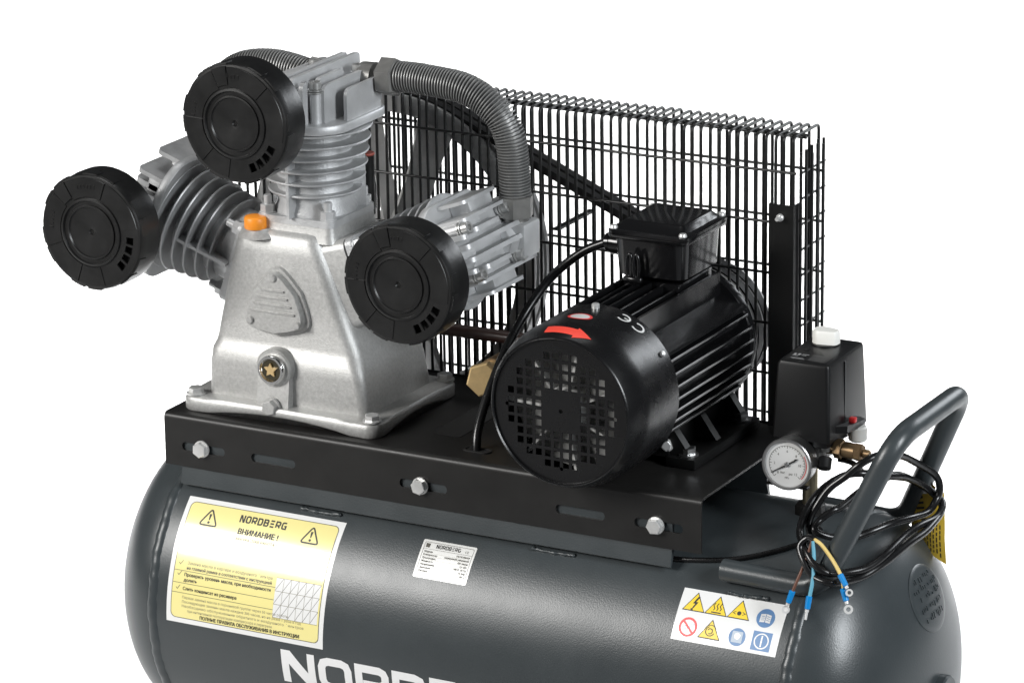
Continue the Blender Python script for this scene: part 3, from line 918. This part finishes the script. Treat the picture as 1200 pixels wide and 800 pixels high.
b.build('elbow_fitting', 'cast_alu', ROOT, 35)
h2 = hose([(112, 182, 390), (85, 182, 396), (52, 182, 398), (15, 184, 391), (-16, 192, 371), (-36, 208, 338), (-48, 214, 305), (-58, 205, 270)], 14, 19, 3.75)
MB().hexnut((134, 182, 387), (-1, 0, .12), 25, 24, 0, .45).build('hose_nut', 'nut_metal', h2, 30)
MB().hexnut((-52, 210, 292), (-.25, -.2, -1), 22, 26, 0, .35).build('hose_nut', 'nut_metal', h2, 30)
MB().box(-84, -40, 178, 218, 222, 266, 5, 2).build('elbow_fitting', 'cast_alu', ROOT, 35)

# ---- flywheel
FY = 316.
b = MB()
b.lathe([(178, -22), (196, -22), (201, -20), (201, -14), (192, -10.5), (201, -7), (201, 5), (192, 8.5), (201, 12), (201, 20), (196, 22), (178, 22), (174, 0)], (PX, FY, PZ), (0, 1, 0), 120, closed=True)
b.lathe([(0, -34), (30, -34), (34, -30), (36, 20), (0, 20)], (PX, FY, PZ), (0, 1, 0), 40)
fly = b.build('flywheel', 'iron_grey', ROOT, 40)
for deg, hw0 in ((19, 23), (-14, 15), (91, 27), (163, 27), (235, 27), (-62, 24)):
    a = radians(deg)
    d = Vector((sin(a), 0, cos(a))); e = Vector((cos(a), 0, -sin(a)))
    b = MB(); secs = []
    for i in range(7):
        t = i / 6
        r = 26 + t * 156; tw = radians(52 - 14 * t); hw = hw0 - 6 * sin(pi * t) + 3 * t
        c = Vector((PX, FY, PZ)) + d * r
        wv_ = e * cos(tw) + Vector((0, 1, 0)) * sin(tw); nn = d.cross(wv_)
        secs.append([c - wv_ * hw - nn * 3.5, c + wv_ * hw - nn * 3.5, c + wv_ * hw + nn * 3.5, c - wv_ * hw + nn * 3.5])
    b.loft(secs); b.build('spoke', 'iron_grey', fly, 40)

# ---- drive belts
MX, MZ = 575., 100.
MR = 76.
def belt_path(r0, r1, y):
    c0 = Vector((PX, y, PZ)); c1 = Vector((MX, y, MZ)); dd = c1 - c0; L = dd.length
    base = atan2(dd.z, dd.x); al = math.acos((r0 - r1) / L)
    pts = []
    for i in range(61):
        a = base + al + (2 * pi - 2 * al) * i / 60
        pts.append((c0.x + r0 * cos(a), c0.z + r0 * sin(a)))
    for i in range(41):
        a = base - al + (2 * al) * i / 40
        pts.append((c1.x + r1 * cos(a), c1.z + r1 * sin(a)))
    return pts
for y in (FY - 9.5, FY + 9.5):
    q = belt_path(204, MR + 4, y); qi = belt_path(193.5, MR - 6.5, y)
    b = MB()
    b.loft([[(p[0], y - 6.5, p[1]) for p in q], [(p[0], y + 6.5, p[1]) for p in q], [(p[0], y + 4, p[1]) for p in qi], [(p[0], y - 4, p[1]) for p in qi], [(p[0], y - 6.5, p[1]) for p in q]], cap0=False, cap1=False)
    b.build('drive_belt', 'belt_rubber', ROOT, 40)
b = MB(); b.lathe([(0, -24), (MR - 3, -24), (MR + 2, -22), (MR + 2, -16), (MR - 7, -9.5), (MR + 2, -4), (MR + 2, 4), (MR - 7, 9.5), (MR + 2, 16), (MR + 2, 22), (0, 22)], (MX, FY, MZ), (0, 1, 0), 64)
b.cyl((MX, 280, MZ), (MX, 345, MZ), 14, 20)
b.build('motor_pulley', 'iron_grey', ROOT, 40)

# ================================================================== electric motor
b = MB()
b.lathe([(0, 40), (74, 40), (75, 60), (75, 262), (86, 264), (88, 268), (88, 276), (80, 284), (56, 290), (26, 296), (0, 296)], (MX, 0, MZ), (0, 1, 0), 64)
motor = b.build('motor_body', 'motor_black', ROOT, 40)
RO = 91.
for sg in (-1, 1):
    for k in range(8):
        d = -52.5 + k * 15
        if k == 7: continue
        xo = sqrt(RO * RO - d * d); xi = sqrt(72 * 72 - d * d)
        x0, x1 = sorted((MX + sg * xi, MX + sg * xo))
        q = [(x0, 48), (x1, 48), (x1, 262), (x0, 262)]
        MB().box(x0, x1, 44, 264, MZ + d - 1.5, MZ + d + 1.5, .5, 1).build('cooling_fin', 'motor_black', motor)
for sg in (-1, 1):
    for k in range(7):
        d = -45 + k * 15
        if sg > 0 and abs(d) > 44: continue
        zo = sqrt(RO * RO - d * d) if abs(d) < 52 else 60; zi = sqrt(72 * 72 - d * d)
        if abs(d) > 44: zo = zi + 22
        z0, z1 = sorted((MZ + sg * zi, MZ + sg * zo))
        MB().box(MX + d - 1.5, MX + d + 1.5, 44, 264, z0, z1, .5, 1).build('cooling_fin', 'motor_black', motor)
# corner ribs (flat facets beside the terminal box)
for sg in (-1, 1):
    q = [(sg * 40, 58), (sg * 42, 86), (sg * 46, 86), (sg * 47.5, 59), (sg * 80, 48), (sg * 81, 44), (sg * 62, 36)]
    MB().plate([(MX + x, MZ + z) for x, z in q], [], 46, 262, lambda x, z, t: (x, t, z)).build('corner_rib', 'motor_black', motor)
# feet
for sg in (-1, 1):
    b = MB()
    xa, xb = sorted((MX + sg * 62, MX + sg * 100))
    b.box(xa, xb, 84, 262, 0.3, 13, 1.5, 2)
    for y0, y1 in ((92, 104), (160, 172), (240, 252)):
        b.plate([(MX + sg * 45, 12), (MX + sg * 92, 12), (MX + sg * 66, 48), (MX + sg * 45, 56)], [], y0, y1, lambda x, z, t: (x, t, z))
    b.plate([(MX + sg * 40, 10), (MX + sg * 64, 10), (MX + sg * 60, 54), (MX + sg * 40, 60)], [], 90, 254, lambda x, z, t: (x, t, z))
    b.build('foot', 'foot_black', motor)
    for y in (100, 243):
        MB().hexnut((MX + sg * 84, y, 13), (0, 0, 1), 9.5, 7, 0, .4, washer=12, wh=2.2).build('bolt', 'steel_dull', motor, 30)
MB().hexnut((636, 92, 24), (.25, -1, .1), 6, 5, 0, .3, washer=7.5, wh=1.5).build('earth_screw', 'zinc', motor, 30)

# fan cover with punched grille
CF = -57.
b = MB()
b.lathe([(86, 1.5), (85.2, -1.8), (86.4, -3.4), (88, -2.4), (89, -.2), (93, 9), (96.5, 22), (97.5, 36), (97.5, 106), (96, 107), (95, 104), (94.8, 36), (91, 12), (86, 4)], (MX, CF, MZ), (0, 1, 0), 96)
b2 = MB()
cover = b.build('fan_cover', 'cover_black', ROOT, 40)
hol = []
pt = 11.6
for i in range(-6, 6):
    for j in range(-6, 6):
        x, z = (i + .5) * pt, (j + .5) * pt
        if max(abs(i + .5), abs(j + .5)) < 2: continue
        if hypot(i + .5, j + .5) > 5.75: continue
        hol.append([(MX + x - 4, MZ + z - 4), (MX + x + 4, MZ + z - 4), (MX + x + 4, MZ + z + 4), (MX + x - 4, MZ + z + 4)])
hol.append(circle2(MX, MZ, 2.6, 10))
for dx, dz in ((0, 69), (0, -69), (69, 0), (-69, 0)): hol.append(circle2(MX + dx, MZ + dz, 2.4, 8, .3))
b2.plate(circle2(MX, MZ, 86.3, 80), hol, CF + 1.2, CF + 2.6, lambda x, z, t: (x, t, z))
b2.build('grille', 'cover_black', cover, 30)
# rotation arrow printed on the shoulder, wrapped
def shoulder(a_deg, t):
    """t 0..1 over the rounded shoulder from the rim to the can"""
    a = radians(a_deg)
    pr_ = [(88.5, -.5), (93, 9), (96.5, 22)]
    if t < .45: k = t / .45; r, y = pr_[0][0] + (pr_[1][0] - pr_[0][0]) * k, pr_[0][1] + (pr_[1][1] - pr_[0][1]) * k
    else: k = (t - .45) / .55; r, y = pr_[1][0] + (pr_[2][0] - pr_[1][0]) * k, pr_[1][1] + (pr_[2][1] - pr_[1][1]) * k
    r += .35; y -= .35
    return (MX + r * cos(a), CF + y, MZ + r * sin(a))
b = MB(); vs = []; fs = []
n = 14
for i in range(n + 1):
    a = 104 - 23 * i / n
    for t in (.30, .45, .62, .80): vs.append(shoulder(a, t))
for i in range(n):
    for k in range(3): fs.append([i * 4 + k, i * 4 + k + 1, i * 4 + 5 + k, i * 4 + 4 + k])
b.add(vs, fs)
vs = []; fs = []
for i in range(9):
    a = 81 - 13 * i / 8; k = 1 - i / 8
    for t in (-.40, -.12, .12, .40):
        vs.append(shoulder(a, .53 + t * k))
for i in range(8):
    for k in range(3): fs.append([i * 4 + k, i * 4 + k + 1, i * 4 + 5 + k, i * 4 + 4 + k])
b.add(vs, fs)
b.build('rotation_arrow', 'arrow_red', cover, 60)
# oval approval sticker and CE mark on the can
def can(a_deg, y, off=.35):
    a = radians(a_deg); return (MX + (97.5 + off) * cos(a), y, MZ + (97.5 + off) * sin(a))
b = MB()
def ov(k, off): return [can(91 + 9.0 * k * cos(2 * pi * i / 28), -3 + 10.5 * k * sin(2 * pi * i / 28), off) for i in range(28)]
b.loft([ov(1, .35), ov(.78, .4)], 0, cap0=False, cap1=False); b.loft([ov(.78, .4), ov(.4, .4), ov(.05, .4)], 1, cap0=False)
b.build('approval_sticker', ['print_red', 'paper_white'], cover, 60)
b = MB()
def canstroke(line, wd):
    v2, tr, _, _ = stroke(line, wd, 0)
    b.add([can(62 + (p[0] * 1.25) / 97.5 * 57.3, 33 - p[1] * 1.25, .35) for p in v2], tr)
canstroke(arc(-7, 0, 6, -50, -310, 16), 2.0); canstroke(arc(9, 0, 6, -50, -310, 16), 2.0); canstroke([(3.5, 0), (8.5, 0)], 1.7)
b.build('ce_mark', 'mark_white', cover, 60)
MB().cyl((574, 34, 196), (574, 34, 203), 4.6, 12, ch=1).build('screw', 'zinc', cover)
MB().cyl((655, 36, 152), (660, 36, 155), 3.6, 10, ch=1).build('screw', 'zinc', cover)

# cooling fan behind the grille
b = MB()
b.lathe([(0, 6), (24, 6), (26, 9), (26, 40), (0, 40)], (MX, CF, MZ), (0, 1, 0), 32)
b.lathe([(0, 34), (76, 36), (76, 38), (0, 40)], (MX, CF, MZ), (0, 1, 0), 48)
for k in range(7):
    a = radians(k * 360 / 7 + 24); d = Vector((cos(a), 0, sin(a))); e = Vector((-sin(a), 0, cos(a)))
    c0 = Vector((MX, CF, MZ))
    secs = []
    for r in (22, 76):
        p = c0 + d * r
        secs.append([p - e * 1.6 + Vector((0, 10, 0)), p + e * 1.6 + Vector((0, 10, 0)), p + e * 1.6 + Vector((0, 36, 0)), p - e * 1.6 + Vector((0, 36, 0))])
    b.loft(secs)
b.build('cooling_fan', 'fan_plastic', ROOT, 40)

# terminal box
b = MB()
def rs2(x0, x1, y0, y1, z, r): return [(p[0], p[1], z) for p in rrect(x0, x1, y0, y1, r, 4)]
b.loft([rs2(538, 612, 172, 262, 160, 4), rs2(538, 612, 172, 262, 192, 4)], cap0=False)
b.loft([rs2(535, 615, 171, 264, 196, 12), rs2(530.5, 619.5, 166.5, 268.5, 199, 15), rs2(528, 622, 164, 271, 243, 16)])
b.loft([rs2(524, 626, 160, 275, 243, 9), rs2(523, 627, 159, 276, 244.5, 9), rs2(523, 627, 159, 276, 248, 9)])
b.cyl((529, 213, 221), (505, 213, 221), 14, 20); b.cyl((505, 213, 221), (496, 213, 220), 11.5, 16, ch=2)
tbox = b.build('terminal_box', 'box_black', ROOT, 40)
b = MB()
b.loft([rs2(523, 627, 159, 276, 248.6, 9), rs2(523, 627, 159, 276, 252, 9), rs2(525, 625, 161, 274, 253.5, 8), rs2(530, 620, 167, 269, 254, 6), rs2(538, 614, 178, 259, 261.8, 5), rs2(540, 612, 180, 257, 262.4, 4)])
b.build('lid', 'box_black', tbox, 30)
for x, y in ((530, 166), (620, 166), (530, 269), (620, 269)):
    b = MB(); b.lathe([(0, 0), (5, 0), (5, 1.6), (3.6, 3.8), (0, 4.4)], (x, y, 253.4), (0, 0, 1), 14); b.build('screw', 'zinc', tbox)
b = MB()
for dx in (0, 9): b.tube([(556 + dx + 7 * cos(a) * .5, 155, 213 + 15 * sin(a)) for a in [2 * pi * k / 20 for k in range(20)]], 2.1, 8, closed=True)
b.box(548, 572, 152, 160, 193, 201, 2, 1)
b.build('lifting_eye', 'motor_black', tbox, 60)

# motor cable from the box down through the plate
MB().tube(spline([(505, 212, 221), (494, 211, 219), (465, 205, 204), (433, 190, 174), (416, 160, 138.5), (411.5, 120, 106), (409, 80, 64), (409, 50, 25), (412, 38.5, 0), (414, 37, -30)], 10), 5.6, 14).build('motor_cable', 'cable_black', ROOT, 60)

# check valve, discharge pipe
b = MB()
b.hexnut((379, 122, 61), (.34, -1, .14), 21, 16, 0, .3)
b.cyl((379, 122, 61), (376, 150, 60), 14.5, 24, 0)
b.cyl((375, 146, 60), (379, 196, 62), 17, 24, 1, ch=2)
b.build('check_valve', ['brass', 'brass_dark'], ROOT, 35)
MB().tube(fillet_path([(250, 214, 82), (330, 210, 84), (420, 206, 86), (432, 206, 70), (432, 206, -40)], 20), 8, 18).build('discharge_pipe', 'pipe_brown', ROOT, 60)

# ================================================================== belt guard
GX0, GX1, GY0, GY1, GZ = -66., 706.5, 284., 355., 353.5
b = MB()
b.cyl((GX0 - 4, GY0 + 22, GZ - 3.5), (GX1 + 6, GY0 + 22, GZ - 3.5), 2.3, 8)
b.cyl((GX0 - 4, GY0 + 30, GZ - 3.5), (GX1 + 6, GY0 + 30, GZ - 3.5), 2.1, 8)
guard = b.build('belt_guard', 'wire_black', ROOT, 60)
wp = fillet_path([(0, GY0, -4), (0, GY0, GZ), (0, GY1, GZ), (0, GY1, -30)], 7, 4)
wire_me = MB().tube(wp, 1.95, 7).mesh('wire', 'wire_black', 60)
npitch = 65
for i in range(npitch):
    x = GX1 - i * 12.0
    if x < GX0: break
    o = put('wire', wire_me, guard, loc=(x + random.uniform(-.5, .5), 0, random.uniform(-.6, .6)))
    o.rotation_euler = (0, random.uniform(-.0025, .0025), 0)
rod_me = MB().cyl((GX0 - 5, 0, 0), (GX1 + 4, 0, 0), 1.75, 7).mesh('cross_wire', 'wire_black', 60)
for k in range(6):
    put('cross_wire', rod_me, guard, loc=(0, GY0 - 2.6, .5 + k * 62.2))
    put('cross_wire', rod_me, guard, loc=(0, GY1 + 2.6, -14 + k * 62.2))
# right end panel
ew = MB().cyl((0, 0, -4), (0, 0, 336), 1.8, 7).mesh('wire', 'wire_black', 60)
for i, y in enumerate((288, 296, 304, 312, 320, 328, 336, 344, 352)):
    put('wire', ew, guard, loc=(714 + (i % 2) * 3, y, (0, 2, -3, 4, -8, 2, 5, -2, 3)[i]))
er = MB().cyl((0, GY0 + 3, 0), (0, GY1 - 2, 0), 1.45, 7).mesh('cross_wire', 'wire_black', 60)
for k in range(11): put('cross_wire', er, guard, loc=(715.6, 0, .5 + k * 31.1))
# black mounting post with screw
b = MB()
b.box(679, 711.5, 273.5, 276, -2, 274, .6, 1); b.box(679, 681.5, 276, 281, -2, 274, .5, 1); b.box(709, 711.5, 276, 292, -2, 274, .5, 1)
b.build('mounting_post', 'post_black', guard)
MB().cyl((695, 273.5, 259), (695, 269, 259), 4.6, 16, ch=1).cyl((695, 269, 259), (695, 262, 259), 2.4, 10).build('screw', 'zinc', guard)
b = MB(); b.box(0, 9, 0, 96, 0, 3, .4, 1); 
put('stay_bar', b.mesh('stay_bar', 'sheet_black'), guard, loc=(386, 283.5, 203), rot=(radians(0), 0, 0))

# ================================================================== pressure switch group over the right end
RX, RY = 799., 133.
b = MB(); b.cyl((RX, RY, -50), (RX, RY, 34), 9, 24); b.hexnut((RX, RY, -47.5), (0, 0, 1), 18, 13, 1, .2)
b.build('riser_pipe', ['pipe_steel', 'sheet_black'], ROOT, 40)
b = MB()
b.box(780, 822, 108, 160, 22, 46, 5, 2); b.cyl((801, 133, 44), (801, 133, 56), 15, 24, ch=2)
b.cyl((800, 110, 33), (798, 96, 32), 13, 20, ch=1); b.cyl((824, 118, 38), (824, 118, 54), 9, 16)
b.hexnut((812, 112, 26), (.4, -1, -.2), 9, 8, 0, .3)
manifold = b.build('manifold', 'nut_metal', ROOT, 35)
# switch housing, tapering upwards, sloping lid
b = MB()
def sw(x0, x1, y0, y1, zf, zb, r):
    return [(p[0], p[1], zf + (zb - zf) * (p[1] - y0) / (y1 - y0)) for p in rrect(x0, x1, y0, y1, r, 4)]
b.loft([sw(767.5, 839.5, 94, 203, 54, 50, 4), sw(772.5, 837.8, 96, 196, 141, 143, 5), sw(775, 836.8, 97, 195, 144.6, 146.6, 4.5), sw(777.5, 834.3, 99.5, 192.5, 145.8, 147.8, 3)])
b.loft([sw(777, 834, 100, 196, 46, 42, 4), sw(777, 834, 100, 196, 54, 50, 4)])
b.box(837.4, 839.4, 138, 140, 60, 140, .3, 1)
b.loft([[(839, 112, 62), (850, 122, 61), (850, 172, 55), (839, 182, 54)], [(839, 112, 70), (850, 122, 69), (850, 172, 63), (839, 182, 62)]])
switch = b.build('pressure_switch', 'switch_black', ROOT, 35)
b = MB(); b.box(842, 850, 142, 150, 66, 72.5, 1.5, 2); b.build('red_lever', 'red_plastic', switch)
b = MB(); b.lathe([(0, 0), (17, 0), (17, 3), (0, 3)], (800, 172, 145.5), (0, 0, 1), 32, 1)
b.loft([[(800 + p[0] * .62, 172 + p[1] * .8, 148) for p in rpoly([(-25, -8), (-13, -15), (12, -12), (26, -9), (26, 8), (12, 13), (-13, 15), (-25, 9)], 6)],
        [(800 + p[0] * .62, 172 + p[1] * .8, 161) for p in rpoly([(-25, -8), (-13, -15), (12, -12), (26, -9), (26, 8), (12, 13), (-13, 15), (-25, 9)], 6)],
        [(800 + p[0] * .56, 172 + p[1] * .68, 164) for p in rpoly([(-25, -8), (-13, -15), (12, -12), (26, -9), (26, 8), (12, 13), (-13, 15), (-25, 9)], 6)]])
b.build('knob', ['white_plastic', 'switch_black'], switch, 40)
b = MB()
def topz(y): return 146.15 + 2 * (y - 99.5) / 93
b.add([(x, y, topz(y)) for x, y in ((781, 104), (829, 104), (829, 128), (781, 128))], [[0, 1, 2, 3]], 0)
def mk(x0, x1, y0, y1, mi): b.add([(x, y, topz(y) + .25) for x, y in ((x0, y0), (x1, y0), (x1, y1), (x0, y1))], [[0, 1, 2, 3]], mi)
for q in ((783, 790, 116, 117.5), (783, 786, 119, 124), (788, 791, 119, 125), (793, 799, 119, 120.5), (793, 801, 122.5, 124), (784, 800, 109, 110), (786, 802, 106.5, 107.5)): mk(*q, 1)
for k in range(6): mk(806, 826, 107 + k * 3.3, 108.3 + k * 3.3, 2)
mat('print_dim', (.10, .10, .10), .5); mat('print_mid', (.33, .33, .33), .5)
b.cyl((789, 141, 146.5), (789, 141, 147.6), 3, 12, mi=3)
b.build('switch_label', ['switch_black', 'print_mid', 'print_dim', 'slot_dark'], switch)
b = MB(); b.cyl((846, 160, 40), (846, 160, 58), 11, 20, ch=2); b.build('cable_gland', 'white_plastic', switch, 40)
# brass outlet and small black cap
b = MB(); b.hexnut((836, 122, 41), (1, 0, -.05), 11.5, 9, 0, .2); b.cyl((826, 122, 41), (838, 122, 41), 8, 18); b.cyl((845, 122, 41), (862, 122, 40), 9.5, 18, ch=1.5)
b.hexnut((861, 122, 40), (1, 0, 0), 10.5, 8, 0, .5); b.cyl((869, 122, 40), (878, 122, 39.5), 5, 14, ch=1)
b.build('outlet_valve', 'brass_dark', ROOT, 35)
MB().cyl((830, 106, 34), (832, 98, 22), 8, 16, ch=1.5).build('plug', 'rubber_foot', ROOT)
MB().tube(spline([(836, 128, 26), (853, 132, 22), (866, 136, 8), (868, 140, -14), (862, 150, -40)], 8), 3.2, 10).build('relief_tube', 'cable_black', ROOT, 60)
MB().tube(spline([(660, 20, -84), (687, 16, -83), (724, 20, -79.5), (753, 26, -75.5), (776, 34, -70.5), (798, 45, -64.5), (814, 56, -59.5), (827, 67, -55), (832, 90, -47)], 8), 3, 10).build('drain_tube', 'cable_black', ROOT, 60)
# gauge
GC = Vector((797, 74, 30.5)); ga = Vector((.06, -1, .03)).normalized()
b = MB()
b.lathe([(0, -36), (11, -36), (11, -24), (27, -24), (29, -20), (29, -3), (30.5, -2), (30.5, 2), (29.4, 3.2), (27.2, 3.2), (26.6, 0)], GC, ga, 56, 0)
gauge = b.build('pressure_gauge', ['steel_dull'], ROOT, 40)
gu, gv, gw = basis(ga)
gr = Vector((1, 0, .0)); gr = (gr - gw * gr.dot(gw)).normalized(); gup = gw.cross(gr)
if gup.z < 0: gup = -gup
def dial(a, b_, off): return GC + gr * a + gup * b_ + gw * off
b = MB()
b.add([dial(*p, .3) for p in circle2(0, 0, 27, 48)], [list(range(48))], 0)
def dstroke(line, wd, mi, off=.5, closed=False):
    v2, tr, _, _ = stroke(line, wd, mi, 0, closed); b.add([dial(*p, off) for p in v2], tr, mi)
for k in range(31):
    a = radians(225 - 270 * k / 30); r0 = 18.6 if k % 5 == 0 else 20
    dstroke([(r0 * cos(a), r0 * sin(a)), (21.6 * cos(a), 21.6 * sin(a))], .55, 1)
dstroke(arc(0, 0, 21.8, 225, -45, 40), .4, 1)
dstroke(arc(0, 0, 23.4, 30, -42, 20), .9, 2)
def dtext(s_, size, x, y, mi=1):
    v2, tr, _, _ = text2d(s_, size, x, -y, mi, 0, 'CENTER'); b.add([dial(p[0], -p[1], .5) for p in v2], tr, mi)
for k in range(7):
    a = radians(225 - 270 * k / 6); dtext(str(k * 2), 4.2, 15.4 * cos(a), 15.4 * sin(a) - 1.4, 3)
dtext('bar', 4.2, -5, -11.5); dtext('psi', 4.2, 4.5, -12.5); dtext('MPa', 3, 0, -17, 3)
b.build('dial', ['gauge_face', 'print_grey', 'print_red', 'print_grey'], gauge)
b = MB()
v2, tr = fill2d([(-19, -11.2), (-18.6, -11.9), (10, 4.6), (13.2, 8.0), (9, 7.2), (9.2, 6.2)])
b.add([dial(*p, 1.0) for p in v2], tr); b.add([dial(*p, 1.9) for p in v2], [t[::-1] for t in tr])
b.lathe([(0, 0), (3, 0), (3, 1.8), (2, 2.6), (0, 2.6)], dial(0, 0, .4), gw, 16, 1)
b.build('needle', ['print_black', 'steel_dull'], gauge)
# bracket bar under the gauge, carried by the plate edge
MB().box(760, 812, 96, 104, -6, -3, .5, 1).box(784, 792, 98, 102, -3, 8, .4, 1).build('cable_bracket', 'sheet_black', ROOT)

# ================================================================== loose power cable looped over the handle
cable = thing('power_cable', 'coiled black power cable looped round the grey tube handle, bare ends hanging over the tank', 'cable', (880, 60, -60))
b = MB()
S1 = [(851, 100, 22), (851, 80, 10), (842, 40, -36), (838, 45, -23), (843, 55, -6), (855, 62, 14), (873, 66, 30), (891, 70, 47), (905, 90, 53), (908, 140, 37), (913, 170, 21), (925, 200, -1), (930, 205, -18),
      (928, 200, -32), (926, 180, -41), (922, 140, -36), (912, 110, -34), (899, 90, -38), (884, 75, -43), (874, 60, -41), (861, 45, -37), (848, 38, -29), (849, 50, -21), (860, 60, -11),
      (866, 70, -9), (878, 100, 3), (890, 130, 8), (894, 150, 8), (895, 180, -2), (903, 215, -23), (922, 215, -32), (934, 205, -39), (936, 180, -46), (931, 140, -45), (927, 110, -48),
      (926, 60, -53), (917, 30, -60), (902, 8, -61), (888, -14, -57), (872, -16, -48), (857, -6, -36), (838, 20, -30), (834, 36, -18), (836, 56, -2), (846, 75, 12), (862, 90, 22), (880, 100, 24),
      (898, 130, 14), (905, 170, 0), (915, 205, -22), (933, 206, -42), (939, 150, -50), (935, 100, -53), (926, 50, -62), (911, 18, -70), (895, -18, -66), (872, -18, -62), (859, -14, -48), (850, -6, -34), (858, -2, -24), (868, -6, -24)]
b.tube(spline(S1[2:], 9), 4.3, 12)
b.build('coil', 'cable_black', cable, 60)
def lead(pts, m, r=2.0): MB().tube(spline(pts, 8), r, 10).build('lead', m, cable, 60)
lead([(866, -8, -24), (861, -14, -46), (854, -22, -69), (850, -26, -82)], 'wire_brown', 1.8)
lead([(867, -8, -24), (871, -14, -44), (873, -22, -66), (872, -28, -84)], 'wire_blue', 2.2)
lead([(868, -6, -23), (878, -10, -26), (891, -13, -38), (901, -18, -47), (907, -21, -54)], 'wire_yellow', 2.2)
lead([(905, -19, -52), (909, -21, -62), (911, -23, -70)], 'wire_yellow', 1.8)
def terminal(p0, p1, ring=True, rr_=4.6):
    p0, p1 = Vector(p0), Vector(p1); d = (p1 - p0).normalized()
    b = MB(); b.cyl(p0, p0 + d * 15, 3.6, 14, 0, ch=.8, r1=3.2); b.cyl(p0 + d * 14, p0 + d * 18, 2.2, 10, 1)
    if ring:
        c = p0 + d * (19 + rr_); nrm = Vector((.3, -.85, .4)).normalized()
        b.lathe([(rr_ * .5, -.5), (rr_, -.5), (rr_, .5), (rr_ * .5, .5)], c, nrm, 20, 1, closed=True)
    else:
        b.cyl(p0 + d * 17, p0 + d * 27, 1.5, 10, 1, ch=.4)
    b.build('terminal', ['sleeve_blue', 'terminal_tin'], cable, 40)
terminal((850.5, -26, -80), (847, -28, -92))
terminal((872, -28, -82), (871.5, -33, -98), False)
terminal((906, -21, -53), (917, -26, -66), True, 4.2)
terminal((910.5, -23, -68), (918, -28, -84), True, 5.2)

# ================================================================== yellow paper tag
tag = thing('hang_tag', 'bent yellow paper tag with black print hanging behind the handle at the right end', 'tag', (905, 230, -118))
b = MB()
def tg(u_, v_, off=0.):
    """u 0..1 across, v 0..1 downwards; a slightly curled card"""
    x = 884 + 44 * u_ + 6 * v_ * u_ + 4 * max(0, v_ - .7) * u_ * 6 * .35
    z = -40 + 10 * u_ - (50 + 34 * u_) * v_
    y = 232 - 12 * sin(u_ * 2.2) - 10 * v_ * v_ * u_ + off
    return (x, y, z)
N = 12
vs = [tg(i / N, j / N) for j in range(N + 1) for i in range(N + 1)] + [tg(i / N, j / N, .5) for j in range(N + 1) for i in range(N + 1)]
fs = []
for j in range(N):
    for i in range(N):
        q = [j * (N + 1) + i, j * (N + 1) + i + 1, (j + 1) * (N + 1) + i + 1, (j + 1) * (N + 1) + i]
        fs.append(q); fs.append([k + (N + 1) ** 2 for k in q][::-1])
b.add(vs, fs, 0)
for k in range(7):
    u0 = .36 + k * .085
    v_ = .48
    while v_ < .93:
        ln = random.uniform(.03, .08)
        b.add([tg(u0, v_, -.35), tg(u0 + .028, v_, -.35), tg(u0 + .028, v_ + ln, -.35), tg(u0, v_ + ln, -.35)], [[0, 1, 2, 3]], 1)
        v_ += ln + random.uniform(.015, .03)
for k in range(5):
    b.add([tg(.12 + .03 * k, .1 + k * .1, -.35), tg(.40 + .02 * k, .04 + k * .1, -.35), tg(.40 + .02 * k, .08 + k * .1, -.35), tg(.12 + .03 * k, .15 + k * .1, -.35)], [[0, 1, 2, 3]], 1)
b.build('card', ['tag_yellow', 'print_black'], tag, 60)
b = MB()
rg = random.Random(3)
vs = []
for j in range(6):
    for i in range(6):
        vs.append((893 + 20 * i / 5 + rg.uniform(-2, 2), 226 + rg.uniform(-5, 5), -42 + 30 * j / 5 + rg.uniform(-2, 2)))
b.add(vs, [[j * 6 + i, j * 6 + i + 1, j * 6 + i + 7, j * 6 + i + 6] for j in range(5) for i in range(5)])
b.build('crumpled_fold', 'tag_yellow', tag, 20)
